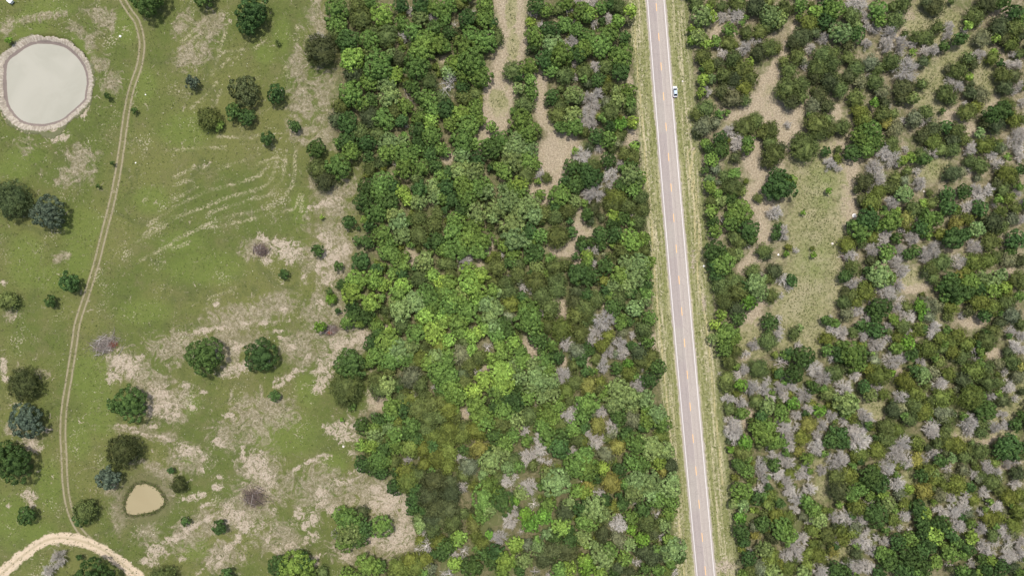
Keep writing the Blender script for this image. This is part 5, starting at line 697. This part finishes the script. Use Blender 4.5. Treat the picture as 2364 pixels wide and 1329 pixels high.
PAL = {'o': (.136, .216, .050), 'b': (.215, .320, .064), 'k': (.068, .122, .034), 's': (.192, .264, .092), 'v': (.135, .250, .040),
       'j': (.120, .154, .048), 'J': (.086, .106, .044), 'y': (.150, .184, .042), 'Y': (.225, .225, .060), 'S': (.178, .196, .108),
       'g': (.095, .124, .080), 'B': (.068, .088, .032), 'K': (.115, .132, .050), 'd': (.575, .54, .48), 'w': (.62, .58, .53)}
FAM = {**{k: 'oak' for k in 'obksvgK'}, **{k: 'jun' for k in 'jJyYSB'}, 'd': 'dead', 'w': 'wh'}
LOOK = {'o': 'mid green oak', 'b': 'yellow green oak', 'k': 'dark green oak', 's': 'pale sage oak', 'v': 'vivid light green oak', 'j': 'olive green juniper',
        'J': 'dark drab juniper', 'y': 'mossy yellowish juniper', 'Y': 'golden olive juniper', 'S': 'greyish sage juniper', 'd': 'bare grey dead juniper', 'w': 'bleached white dead oak'}
NAME = {'oak': 'oak_tree', 'jun': 'juniper_tree', 'dead': 'dead_juniper', 'wh': 'bleached_dead_tree'}
CAT = {'oak': 'oak tree', 'jun': 'juniper tree', 'dead': 'dead tree', 'wh': 'dead tree'}
PARTN = {'oak': ('crown', 'trunk'), 'jun': ('crown', 'trunk'), 'dead': ('branches', 'trunk'), 'wh': ('limbs', 'trunk')}
def pick(fam, R):
    best = min(set(e[0] for e in LIB[fam]), key=lambda q: abs(math.log(q / R)))
    return random.choice([e for e in LIB[fam] if e[0] == best])
def crown_z(fam, R):      # height of the widest part of a crown of radius R
    return {'oak': 2.0 + R * 0.62, 'jun': 0.8 + 0.65 * R, 'dead': 0.3 + 0.5 * R, 'wh': 0.7 * R}[fam]
def place_params(px, py, r, kind):
    fam = FAM[kind]; R = r * mpp(4.0)
    z = crown_z(fam, R); x, y, _ = G(px, py, z); return fam, R, x, y
def jitter(kind, px=0, py=0):
    c = PAL[kind]; b = random.uniform(0.80, 1.2); h = random.uniform(-0.08, 0.08)
    # the young oaks in the middle of the wood have lighter leaves
    if kind in 'obs': b *= 1 + 0.28 * max(0.0, 1.3 - math.hypot((px - 1070) / 190, (py - 760) / 230)) / 1.3
    if kind in 'dw': return (c[0] * b, c[1] * b * (1 + h * 0.15), c[2] * b * (1 + h * 0.3), 1)
    return (c[0] * b * (1 + h), c[1] * b, c[2] * b * (1 - h), 1)
def make_tree(px, py, r, kind, label, group):
    fam, R, x, y = place_params(px, py, r, kind); R0, crown, trunk = pick(fam, R)
    root = bpy.data.objects.new(NAME[fam] if R > 1.8 or fam in ('dead', 'wh') else ('small_oak' if fam == 'oak' else 'small_juniper'), None); COL.objects.link(root)
    root.empty_display_size = 0.5; root.location = (x, y, float(gheight(x, y))); s = R / R0
    root.scale = (s * random.uniform(0.93, 1.07), s * random.uniform(0.93, 1.07), s * random.uniform(0.85, 1.1)); root.rotation_euler = (0, 0, random.uniform(0, 6.283))
    tag(root, label, CAT[fam], group)
    c = bpy.data.objects.new(PARTN[fam][0], crown); COL.objects.link(c); c.parent = root
    k = bpy.data.objects.new(PARTN[fam][1], trunk); COL.objects.link(k); k.parent = root
    c.color = k.color = jitter(kind, px, py)
    return root

# ------------------------------------------------------------------ trees of the open pasture, each described by hand
for px, py, r, kind, lab in PASTURE:
    make_tree(px, py, r * 0.93, kind, lab, 'trees standing alone in the pasture')

# ------------------------------------------------------------------ trees of the woods
def parse():
    T = []
    for tx, ty, s in TILES:
        for e in s.split(','):
            a = e.split(); T.append((tx + float(a[0]) / 3.909, ty + float(a[1]) / 3.909, float(a[2]) / 3.909, a[3]))
    keep = []
    for t in sorted(T, key=lambda q: -q[2]):
        if any((t[0] - q[0]) ** 2 + (t[1] - q[1]) ** 2 < (0.45 * t[2] + 1.5) ** 2 and (t[3] in 'dw') == (q[3] in 'dw') for q in keep): continue
        keep.append(t)
    return keep
WOODS = parse()
LM = [(1557,213,'the parked car'),(1032,200,'the big white dead oak'),(1180,20,'the top end of the long glade'),(1150,225,'the waist of the long glade'),(1118,325,'the bottom end of the long glade'),
 (1250,215,'the narrow side glade'),(1290,350,'the glade below the narrow path'),(1312,572,'the glade by the golden juniper'),(1298,720,'the crooked litter path'),(1225,800,'the small wedge shaped gap'),
 (745,110,'the grey topped pasture edge tree'),(775,385,'the oaks jutting into the pasture'),(800,890,'the merged dark trees by the pasture'),(762,765,'the red brush heap'),(845,665,'the yellowish oak on the wood edge'),
 (940,480,'the yellow crown amid dark oaks'),(1125,800,'the small white snag amid oaks'),(1105,690,'the brightest oak canopy'),(1000,1130,'the large shaded dark crowns'),(985,1260,'the fallen feathery grey tree'),
 (900,1230,'the sandy glade at the wood foot'),(1230,1040,'the forked grey dead stand'),(1285,1115,'the broad pale sage crown'),(1075,1275,'white limbs near the bottom edge'),(1355,440,'the wide spiky dead crown'),
 (1395,735,'the big paired dead crowns'),(1300,865,'the tall oval dead crown'),(1425,860,'the dead crown among sage oaks'),(1475,1110,'the great sage crown by the road'),(1428,1205,'the white bushy dead crown'),
 (1480,320,'the bare opening by the west verge'),(1500,470,'the west verge bulge'),(1540,900,'the lower west verge'),(1550,1250,'the west verge foot'),
 (1600,350,'the looped wheel ruts'),(1700,190,'the juniper clump by the east verge'),(1825,220,'the egg shaped juniper island'),(1730,230,'the branching tan paths'),(1800,427,'the round dark oak in the tan glade'),(1787,491,'the round grey skeleton tree'),
 (1700,530,'the domed green oak by the meadow'),(1870,560,'the long green meadow'),(1780,760,'the meadow foot'),(1885,860,'the big oval grey crown'),(1660,985,'the starry crown by the east verge'),(1660,800,'the leaning oaks by the verge'),
 (1850,1060,'the forest of grey skeletons'),(1930,1060,'the starburst grey crown'),(1675,1310,'the sandy pullout by the road'),(2085,165,'the large pale dome of twigs'),(2000,320,'the oaks north of the meadow'),(2180,190,'the upper right grassy swath'),
 (2320,20,'the top right corner path'),(2340,150,'the pale crown on the right edge'),(2310,270,'the great dark tree at upper right'),(2200,200,'the grey crown in the grassy swath'),(2150,380,'the little green glade'),(2145,580,'the leaning grey crown'),
 (2110,655,'the tan glade with a fallen log'),(2230,660,'the glossy dark grove'),(2295,818,'the pale gap at right'),(2240,740,'the gap below the glossy grove'),(2290,1010,'the curved path at the right edge'),(1970,820,'the domed oak left of the skeletons'),
 (2080,1050,'the cluster of pale dead domes'),(2020,950,'the little gap ringed with junipers'),(2010,1190,'the dark oak mass lower right'),(2200,1200,'the tangle of white branches'),(1900,1110,'the thin grass gap'),(2320,1260,'the fallen grey thicket'),(1990,460,'the dead pair at the meadow edge'),(2100,1290,'the dark grove on the bottom edge')]
def direction(dx, dy):
    a = math.degrees(math.atan2(-dy, dx)) % 360
    return ['right of', 'up right of', 'above', 'up left of', 'left of', 'down left of', 'below', 'down right of'][int((a + 22.5) // 45) % 8]
ORD = ['', 'second', 'third', 'fourth', 'fifth', 'sixth', 'seventh', 'eighth', 'ninth', 'tenth', 'eleventh', 'twelfth']
singles, rest = [], []
for fam, cap in (('oak', 300), ('jun', 300), ('dead', 264), ('wh', 36)):
    L = sorted([t for t in WOODS if FAM[t[3]] == fam], key=lambda q: -q[2]); singles += L[:cap]; rest += L[cap:]
keyed = {}
for t in singles:
    # something to steer by: close, and not the tree itself
    lm = min((q for q in LM if math.hypot(q[0] - t[0], q[1] - t[1]) > 12), key=lambda q: math.hypot(q[0] - t[0], q[1] - t[1]))
    size = 'small' if t[2] < 13 else ('medium' if t[2] < 21 else 'large')
    keyed.setdefault((size, t[3], direction(t[0] - lm[0], t[1] - lm[1]), lm[2]), []).append((math.hypot(lm[0] - t[0], lm[1] - t[1]), t))
GRP = {'oak': 'oaks of the woods', 'jun': 'junipers of the woods', 'dead': 'bare dead junipers of the woods', 'wh': 'bleached dead oaks of the woods'}
for (size, kind, dr, lmn), L in keyed.items():
    L.sort(key=lambda q: q[0])
    for i, (_, t) in enumerate(L):
        o = '' if len(L) == 1 else ('nearest ' if i == 0 else ORD[i] + ' nearest ')
        lab = f"{o}{size} {LOOK[kind]} {dr} {lmn}"
        if len(lab.split()) > 16: lab = lab.replace(' nearest', '', 1)
        if len(lab.split()) > 16: lab = lab.replace(' in the ', ' in ', 1)
        make_tree(*t, lab, GRP[FAM[kind]])

# ------------------------------------------------------------------ the remaining small crowns and the wood beyond the frame, one mesh
def make_mass():
    R_ = random.Random(5); items = list(rest)
    # wood going on beyond the edges of the picture
    def inwood(x, y):
        e = np.interp(y, [p[0] for p in WOOD_EDGE], [p[1] for p in WOOD_EDGE])
        rl, rr = road_l(y) - 55, road_r(y) + 62
        return x > e + 10 and not (rl < x < rr)
    for _ in range(1500):
        x, y = R_.uniform(700, 2640), R_.uniform(-190, 1500)
        if -12 < y < 1340 and x < 2376: continue
        if inwood(x, y) and not (1150 < x < 1215 and y < 0): items.append((x, y, R_.uniform(13, 24), R_.choice('ookksjjyJdd')))
    # filler understorey: short crowns tucked between the big ones
    occ = [(t[0], t[1], t[2]) for t in WOODS]
    grid = {}
    for t in occ: grid.setdefault((int(t[0] // 60), int(t[1] // 60)), []).append(t)
    lit = blobs(LITTER) + blobs(MEADOW)
    def open_ground(x, y):
        for bx, by, rx, ry, an in lit:
            c, n = math.cos(math.radians(an)), math.sin(math.radians(an)); dx, dy = x - bx, y - by
            if ((dx * c + dy * n) / rx) ** 2 + ((-dx * n + dy * c) / ry) ** 2 < 1.15: return True
        return False
    nf = 0
    for _ in range(14000):
        x, y = R_.uniform(760, 2370), R_.uniform(-5, 1335)
        if not inwood(x, y) or open_ground(x, y): continue
        gx_, gy_ = int(x // 60), int(y // 60)
        near = [q for a in (-1, 0, 1) for b in (-1, 0, 1) for q in grid.get((gx_ + a, gy_ + b), [])]
        if not near or (x > 1600 and y < 760 and R_.random() < .8): continue
        cov = min(math.hypot(q[0] - x, q[1] - y) / q[2] for q in near)
        if 0.72 < cov < 1.9:
            t = (x, y, R_.uniform(7, 11), R_.choice('kojjJyyoS')); items.append(t); grid.setdefault((gx_, gy_), []).append(t); nf += 1
        if nf > 620: break
    lib = {}
    def g(fam, R):
        key = (fam, min((1.6, 2.4, 3.6), key=lambda q: abs(q - R)), R_.randint(0, 3))
        if key not in lib:
            if fam == 'oak': lib[key] = oak_geo(key[1], 900 + key[2], 0.60, leaf=0.36, clump=0.8)
            elif fam == 'jun': lib[key] = juniper_geo(key[1], 930 + key[2], 0.62, leaf=0.20)
            else:
                v, f = dead_geo(key[1], 960 + key[2], 0.27); lib[key] = (v, f)
        return key[1], lib[key]
    sets = {'leaf': ([], [], []), 'twig': ([], [], [])}; off = {'leaf': 0, 'twig': 0}
    for px, py, r, kind in items:
        fam = FAM[kind]; fam = 'dead' if fam == 'wh' else fam; R = r * mpp(4.0); R0, (v, f) = g(fam, R)
        x, y, _ = G(px, py, crown_z(fam, R)); s = R / R0; a = R_.uniform(0, 6.28); ca, sa = math.cos(a) * s, math.sin(a) * s
        W = np.stack([v[:, 0] * ca - v[:, 1] * sa + x, v[:, 0] * sa + v[:, 1] * ca + y, v[:, 2] * s + float(gheight(x, y))], 1)
        k = 'twig' if fam == 'dead' else 'leaf'; c = jitter(kind, px, py)
        sets[k][0].append(W); sets[k][1].append(f + off[k]); off[k] += len(W); sets[k][2].append(np.tile(c, (len(W), 1)))
    root = bpy.data.objects.new('undergrowth', None)
    Vv, Ff, Cc = (np.concatenate(q) for q in sets['leaf']); me = mesh_np('undergrowth', Vv, Ff, [LEAF_A]); attr(me, 'tint', Cc, 'FLOAT_COLOR')
    o = link('undergrowth', me, kind='stuff'); tag(o, 'small green crowns and shrubs packed between the bigger trees of the woods', 'undergrowth')
    Vv, Ff, Cc = (np.concatenate(q) for q in sets['twig']); me = mesh_np('dead_brush', Vv, Ff, [TWIG])
    o = link('dead_brush', me, kind='stuff'); o.color = PAL['d'] + (1,); tag(o, 'small bare grey crowns scattered between the bigger dead junipers', 'dead brush')
    bpy.data.objects.remove(root)
    print('mass', len(items), 'quads', off, 'fill', nf, 'trees', len(singles), 'rest', len(rest))
make_mass()

# ------------------------------------------------------------------ parked car, nose towards the top of the picture
def make_car():
    x, y, _ = G(1557.6, 213.5); z0 = float(gheight(x, y)) if abs(x - RC(y)) > 4.3 else 0.06; z0 = max(z0, 0.02)
    root = bpy.data.objects.new('parked_car', None); COL.objects.link(root); root.location = (x, y, z0); root.rotation_euler = (0, 0, math.radians(1.5))
    tag(root, 'silver white car parked on the right edge of the road facing the top', 'car')
    paint = plain('silver_white_paint', (0.74, 0.76, 0.77), 0.25, 0.02, 1.0, metal=0.15, spec=0.5)
    glass = plain('dark_car_glass', (0.02, 0.028, 0.032), 0.08, 0.02, 1.0, spec=0.6); roofg = plain('roof_blue_reflection_tint', (0.36, 0.46, 0.54), 0.2, 0.04, 1.0, metal=0.2, spec=0.5)  # roof colour has the blue of its reflections painted in
    black = plain('black_rubber', (0.02, 0.02, 0.02), 0.8); rimm = plain('wheel_alloy', (0.5, 0.5, 0.52), 0.3, metal=0.7); redl = plain('red_lens', (0.45, 0.02, 0.02), 0.2); lampm = plain('clear_lens', (0.8, 0.82, 0.85), 0.1)
    # lower body: cross sections along y, (y, half width, bottom, shoulder height)
    S = [(2.28, .62, .34, .60), (2.16, .80, .24, .72), (1.75, .90, .20, .84), (1.15, .93, .20, .93), (.4, .94, .20, .96), (-.6, .94, .20, .98), (-1.4, .93, .20, 1.0), (-1.95, .88, .24, .98), (-2.2, .78, .30, .86), (-2.27, .66, .38, .68)]
    V, F = [], []
    for yy, w, b, h in S:
        V += [(-w * .9, yy, b), (-w, yy, b + .16), (-w, yy, h - .14), (-w * .90, yy, h - .02), (-w * .45, yy, h + .03), (w * .45, yy, h + .03), (w * .90, yy, h - .02), (w, yy, h - .14), (w, yy, b + .16), (w * .9, yy, b)]
    n = 10
    for i in range(len(S) - 1): F += [(i * n + k, i * n + (k + 1) % n, (i + 1) * n + (k + 1) % n, (i + 1) * n + k) for k in range(n)]
    F += [tuple(range(n - 1, -1, -1)), tuple(range(n * (len(S) - 1), n * len(S)))]
    body = link('body', MB().add(V, F).mesh('car_body', paint, True), root)
    # greenhouse
    def pane(name, pts, m, par=root): return link(name, MB().add(pts, [(0, 1, 2, 3), (3, 2, 1, 0)]).mesh(name, m), par)
    rf = [(-.58, .42, 1.40), (.58, .42, 1.40), (.60, -1.18, 1.42), (-.60, -1.18, 1.42)]; bt = [(-.80, 1.22, .965), (.80, 1.22, .965), (.80, -1.86, 1.0), (-.80, -1.86, 1.0)]
    b = MB(); b.add(rf + [(p[0], p[1], p[2] + .07) for p in [(-.52, .34, 1.40), (.52, .34, 1.40), (.54, -1.1, 1.42), (-.54, -1.1, 1.42)]], [(4, 5, 6, 7), (0, 1, 5, 4), (1, 2, 6, 5), (2, 3, 7, 6), (3, 0, 4, 7), (3, 2, 1, 0)]); link('roof', b.mesh('car_roof', roofg), root)
    pane('windscreen', [bt[0], bt[1], rf[1], rf[0]], glass); pane('rear_window', [bt[2], bt[3], rf[3], rf[2]], glass)
    for s, (i, j) in ((-1, (0, 3)), (1, (1, 2))): pane('side_window', [bt[i], bt[j], rf[j], rf[i]], glass)
    for s in (-1, 1):
        b = MB(); b.tube((s * .585, .42, 1.40), (s * .80, 1.22, .965), .04, .05, 6); b.tube((s * .60, -1.18, 1.42), (s * .80, -1.86, 1.0), .05, .06, 6); b.tube((s * .60, -.35, 1.41), (s * .81, -.38, .98), .035, .035, 6)
        link('window_pillar', b.mesh('window_pillar', paint), root)
        for yw in (1.38, -1.38):
            w = link('wheel', MB().tube((s * .72, yw, .33), (s * .93, yw, .33), .33, .33, 20).mesh('tyre', black, False), root); link('rim', MB().tube((s * .925, yw, .33), (s * .945, yw, .33), .2, .19, 14).mesh('rim', rimm), w)
        link('mirror', MB().box((s * 1.02, .92, .98), (.18, .12, .13)).mesh('mirror', paint), root)
        link('headlight', MB().box((s * .62, 2.13, .66), (.3, .16, .12), -s * .35).mesh('headlight', lampm), root)
        link('tail_light', MB().box((s * .68, -2.19, .82), (.24, .12, .12), s * .3).mesh('tail_light', redl), root)
        link('door_handle', MB().box((s * .945, -.15, .80), (.03, .18, .03)).mesh('door_handle', paint), root)
    link('bumper', MB().box((0, 2.25, .42), (1.3, .14, .2)).mesh('bumper', paint), root); link('rear_bumper', MB().box((0, -2.25, .48), (1.36, .14, .22)).mesh('rear_bumper', plain('grey_plastic', (.09, .09, .095), .6)), root)
make_car()

# ------------------------------------------------------------------ white box at the top left edge
def make_box():
    x, y, _ = G(24, 3, 1.0); m = plain('white_sheet_metal', (0.80, 0.81, 0.83), 0.4, 0.04, 2.0); dk = plain('dark_steel', (0.06, 0.06, 0.065), 0.6)
    root = bpy.data.objects.new('white_box', None); COL.objects.link(root); root.location = (x, y, float(gheight(x, y))); root.rotation_euler = (0, 0, math.radians(-38))
    tag(root, 'white box on dark legs cut off by the top edge above the large pond', 'box')
    link('body', MB().box((0, 0, .95), (1.7, 1.5, 1.1), taper=1.0).mesh('box_body', m), root)
    link('lid', MB().box((0, 0, 1.56), (1.95, 1.7, .1)).box((0, 0, 1.64), (1.2, 1.0, .06)).mesh('box_lid', m), root)
    for a in (-1, 1):
        for b in (-1, 1): link('leg', MB().tube((a * .7, b * .6, 0), (a * .7, b * .6, .42), .05, .05, 6).mesh('box_leg', dk), root)
make_box()

# ------------------------------------------------------------------ pale rocks
ROCK = plain('pale_limestone', (0.66, 0.61, 0.54), 0.9, 0.15, 4.0); ROCKW = plain('white_limestone', (0.82, 0.80, 0.77), 0.8, 0.08, 4.0)
def rock_mesh(seed, r, m, flat=0.6):
    g = random.Random(seed); V = []; n = 8
    for j, (f, h) in enumerate(((1.0, -.1), (1.05, .25), (.75, .55), (.3, .7))):
        for i in range(n):
            t = 2 * math.pi * i / n + g.uniform(-.15, .15); q = r * f * g.uniform(.8, 1.15); V.append((math.cos(t) * q, math.sin(t) * q, r * h * flat * 1.4 * g.uniform(.9, 1.1)))
    F = [(j * n + i, j * n + (i + 1) % n, (j + 1) * n + (i + 1) % n, (j + 1) * n + i) for j in range(3) for i in range(n)] + [tuple(range(3 * n, 4 * n))]
    return MB().add(V, F).mesh('rock', m)
for px, py, r, m, lab in [(1972, 498, .85, ROCKW, 'white rock at the right edge of the long meadow against a dark oak'), (1625, 614, .42, ROCKW, 'small white rock in the shade line of the east verge'),
        (1576, 188, .38, ROCK, 'pale yellowish rock on the verge just above the parked car'), (1797, 588, .40, ROCKW, 'white rock near the left edge of the long green meadow'), (1922, 562, .5, ROCK, 'pale rock on the right rim of the long green meadow'),
        (2133, 442, .42, ROCK, 'light tan rock at the foot of the little green glade'), (277, 84, .5, ROCKW, 'white rock in the grass between large pond and track'), (336, 219, .3, ROCKW, 'small white rock right of the track beside the tiny bush'),
        (313, 376, .28, ROCKW, 'small pale rock right of the track below the pond'), (793, 1030, .45, ROCK, 'tan rock at the end of the wheel ruts by the wood')]:
    x, y, _ = G(px, py); o = link('rock', rock_mesh(px, r, m)); o.location = (x, y, float(gheight(x, y))); o.rotation_euler = (0, 0, px * 1.7); tag(o, lab, 'rock')

def scatter_small():
    """loose stones and weed tufts of the pasture: nobody could count them"""
    g = np.random.default_rng(11); e = np.array(WOOD_EDGE)
    def pasture_pts(n, bare_bias=0.0):
        x = g.uniform(-40, 960, n * 4); y = g.uniform(-30, 1360, n * 4); ok = x < np.interp(y, e[:, 1], e[:, 0]) if False else x < np.interp(y, e[:, 0], e[:, 1])
        ok &= np.hypot(x - 104, y - 190) > 125; ok &= np.hypot(x - 333, y - 1155) > 52
        cl = np.sin(x * .031 + 2 * np.sin(y * .02)) * np.sin(y * .043 + 1.5 * np.sin(x * .017)); ok &= g.uniform(-1, 1, n * 4) < cl * 0.9 + bare_bias
        return x[ok][:n], y[ok][:n]
    def to_g(x, y):
        u = (x - PW / 2) / FPX; v = (PH / 2 - y) / FPX; t = -CAM_H / (v * st - ct); return u * t, (v * ct + st) * t
    x, y = pasture_pts(600); X, Y = to_g(x, y); Z = gheight(X, Y); n = len(X); r = g.uniform(.06, .18, n)
    base = np.array([(1, 0, 0), (0, 1, 0), (-1, 0, 0), (0, -1, 0), (.1, .1, .9)])
    a = g.uniform(0, 6.28, n); V = np.zeros((n, 5, 3)); 
    for k in range(5):
        q = base[k]; jx = g.uniform(.7, 1.3, n); V[:, k, 0] = X + r * jx * (q[0] * np.cos(a) - q[1] * np.sin(a)); V[:, k, 1] = Y + r * jx * (q[0] * np.sin(a) + q[1] * np.cos(a)); V[:, k, 2] = Z - .02 + r * q[2]
    o = np.arange(n)[:, None] * 5; F = np.concatenate([o + np.array([[k, (k + 1) % 4, 4]]) for k in range(4)])
    ob = link('loose_stones', mesh_np('loose_stones', V.reshape(-1, 3), F, [ROCK]), kind='stuff'); tag(ob, 'loose pale stones strewn over the pasture grass', 'stones')
    # weeds: little fans of blades
    x1, y1 = pasture_pts(15000, 0.35)
    yv = g.uniform(-20, 1350, 5200); side = g.random(5200) < .48
    xv = np.where(side, 1495 + .0815 * yv - g.uniform(8, 52, 5200), 1532 + .0862 * yv + g.uniform(8, 62, 5200))
    mx = [b for b in blobs(MEADOW)]; mp = []
    for bx, by, rx, ry, an in mx:
        k = int(rx * ry * .12); mp += list(zip(g.normal(bx, rx * .5, k), g.normal(by, ry * .5, k)))
    mp = np.array(mp); ta = g.uniform(0, 6.28, 700); tr = g.normal(1.03, .07, 700) + .12 * g.random(700)
    sx, sy = to_px(smp[0] + rs_(ta) * tr * np.cos(ta), smp[1] + rs_(ta) * tr * np.sin(ta))
    x = np.concatenate([x1, xv, mp[:, 0], sx]); y = np.concatenate([y1, yv, mp[:, 1], sy]); X, Y = to_g(x, y); Z = gheight(X, Y); n = len(X)
    kb = 5; C = np.repeat(np.stack([X, Y, Z], 1), kb, 0); m = len(C); t = g.uniform(0, 6.28, m); h = np.repeat(g.uniform(.15, .55, n), kb) * g.uniform(.6, 1.2, m); ln = g.uniform(.12, .35, m)
    w = .085; dx, dy = np.cos(t), np.sin(t)
    P0 = C + np.stack([-dy * w, dx * w, np.zeros(m)], 1); P1 = C + np.stack([dy * w, -dx * w, np.zeros(m)], 1); P2 = C + np.stack([dx * ln, dy * ln, h], 1)
    V = np.stack([P0, P1, P2], 1).reshape(-1, 3); F = np.arange(m * 3).reshape(-1, 3)
    pal = np.array([(.09, .125, .03, 1), (.13, .16, .045, 1), (.20, .19, .09, 1), (.25, .225, .12, 1), (.06, .085, .025, 1)]); ci = np.repeat(g.choice(5, n, p=[.3, .3, .17, .06, .17]), kb)
    tm = NT('weed_blades'); tm.inp(tm.b.inputs['Base Color'], tm.attr('tint', 'Color'))
    me = mesh_np('weeds', V, F, [tm.m]); attr(me, 'tint', np.repeat(pal[ci], 3, 0), 'FLOAT_COLOR')
    ob = link('weeds', me, kind='stuff'); tag(ob, 'short weeds and tufts over the pasture, verges and meadows', 'weeds')
scatter_small()

# ------------------------------------------------------------------ heaps of cut brush and fallen trees
WOODG = plain('weathered_grey_wood', (0.30, 0.265, 0.235), 0.9, 0.35, 1.0); WOODP = plain('purple_brown_wood', (0.165, 0.125, 0.105), 0.9, 0.4, 1.0); WOODR = plain('rusty_red_needles', (0.26, 0.085, 0.05), 0.9, 0.3, 1.0); WOODW = plain('pale_bare_wood', (0.52, 0.48, 0.45), 0.9, 0.2, 1.0); CHAR = plain('charred_wood', (0.035, 0.03, 0.03), 0.95, 0.3, 1.0)
def brush(px, py, rx, ry, ang, label, seed, cols, red=None, hgt=1.2):
    g = random.Random(seed); k = mpp(); rx *= k; ry *= k; x, y, _ = G(px, py); root = bpy.data.objects.new('brush_heap', None); COL.objects.link(root)
    root.location = (x, y, float(gheight(x, y))); root.rotation_euler = (0, 0, math.radians(ang)); tag(root, label, 'brush heap')
    for i in range(46):
        cx, cy = g.gauss(0, .45) * rx, g.gauss(0, .45) * ry; L = g.uniform(.5, 1.1) * min(rx, 4.5); t = g.gauss(0, .75) + (math.pi if g.random() < .5 else 0); z = g.uniform(.05, hgt) * max(.2, 1 - math.hypot(cx / rx, cy / ry))
        d = Vector((math.cos(t), math.sin(t), g.uniform(-.1, .12))); r = g.uniform(.05, .13); p = Vector((cx, cy, z + r)); b = MB(); e = p + d * L * .55 + Vector((g.uniform(-.2, .2), g.uniform(-.2, .2), .02))
        b.tube(p - d * L * .45, e, r, r * .65, 5); b.tube(e, e + (d + Vector((g.uniform(-.6, .6), g.uniform(-.6, .6), .05))) * L * .4, r * .6, r * .15, 4)
        q = p + d * L * .1; b.tube(q, q + Vector((-d.y, d.x, .1)) * L * g.uniform(-.4, .4), r * .5, r * .12, 4)
        link('branch', b.mesh('branch', cols[i % len(cols)]), root)
    gn = np.random.default_rng(seed); n = 2000; P = np.stack([gn.normal(0, .46, n) * rx, gn.normal(0, .46, n) * ry, np.zeros(n)], 1)
    q = np.clip(1 - np.hypot(P[:, 0] / rx, P[:, 1] / ry), .05, 1); P[:, 2] = gn.uniform(.02, 1, n) * hgt * q; D = gn.normal(size=(n, 3)) * np.array([1, .7, .25]); D /= np.linalg.norm(D, axis=1)[:, None]
    v, f = sticks(P, P + D * gn.uniform(.3, 1.0, n)[:, None], .045, .015); o = link('twigs', mesh_np('twigs', v, f, [cols[0]]), root, kind='stuff')
    if red:
        n = 120; P = np.stack([gn.normal(red[0] * rx, .16 * rx, n), gn.normal(red[1] * ry, .20 * ry, n), gn.uniform(.3, hgt * .9, n)], 1); D = gn.normal(size=(n, 3)) * np.array([1, 1, .3]); D /= np.linalg.norm(D, axis=1)[:, None]
        v, f = sticks(P, P + D * .45, .07, .03); link('dead_foliage', mesh_np('dead_foliage', v, f, [WOODR]), root, kind='stuff')
brush(243, 796, 36, 24, 18, 'heap of cut grey branches with reddish dead foliage beside the track', 3, [WOODG, WOODP, WOODW, WOODG], red=(.55, -.25), hgt=1.5)
brush(586, 1146, 32, 27, -20, 'burnt purple brown brush heap on the pale ground of the lower pasture', 5, [WOODP, WOODG, CHAR, WOODP], hgt=1.3)
brush(604, 578, 14, 18, 60, 'small dark brush heap on the pale patch in mid pasture', 7, [WOODP, WOODG, CHAR], hgt=.9)
brush(764, 762, 17, 12, 10, 'red tinged brush heap against a round bright bush', 9, [WOODP, WOODG], red=(-.2, -.35), hgt=.8)
brush(1957, 590, 17, 13, -20, 'small heap of red and grey dead branches at the meadow edge', 13, [WOODG, WOODP, WOODW], red=(-.5, -.4), hgt=1.2)
def fallen(px, py, L, ang, label, seed, col=WOODW, fan=True):
    g = random.Random(seed); x, y, _ = G(px, py); root = bpy.data.objects.new('fallen_tree', None); COL.objects.link(root); root.location = (x, y, float(gheight(x, y)) + .15); root.rotation_euler = (0, 0, math.radians(ang)); tag(root, label, 'fallen tree')
    L *= mpp(); link('trunk', MB().tube((-L * .5, 0, .1), (0, .05, .18), .16, .12, 7).tube((0, .05, .18), (L * .5, -.1, .35), .12, .04, 6).mesh('fallen_trunk', col), root)
    for i in range(16):
        f = g.uniform(-.2, .48); s = 1 if i % 2 else -1; p = Vector((L * f, 0, .2)); e = p + Vector((L * .16, s * L * g.uniform(.14, .28), g.uniform(.1, .7))); b = MB().tube(p, e, .06, .035, 5)
        for _ in range(7):
            q = p.lerp(e, g.uniform(.3, 1)); b.tube(q, q + Vector((g.uniform(.1, .9), s * g.uniform(-.1, .8), g.uniform(-.1, .4))), .03, .01, 3)
        link('branch', b.mesh('fallen_branch', col), root)
fallen(1802, 838, 34, 15, 'fallen pinkish grey tree with fanned branches at the meadow foot', 21, plain('pinkish_grey_wood', (.40, .34, .33), .9, .2, 1.0))
fallen(2070, 692, 34, 3, 'pale fallen log at the lower rim of the tan glade', 23)
fallen(985, 1258, 44, -145, 'fallen feathery grey tree lying at the sandy glade by the wood foot', 25)
fallen(1348, 1118, 22, -55, 'bleached fallen trunk pointing between dark oak and dead branches', 27)
fallen(1917, 375, 30, 60, 'flattened grey branches on the ground at the top of the long meadow', 29, plain('pale_grey_brush', (.42, .37, .355), .9, .2, 1.0))
fallen(940, 222, 40, -65, 'thin dead stem lying in the gap left of the big white dead oak', 31, WOODG)
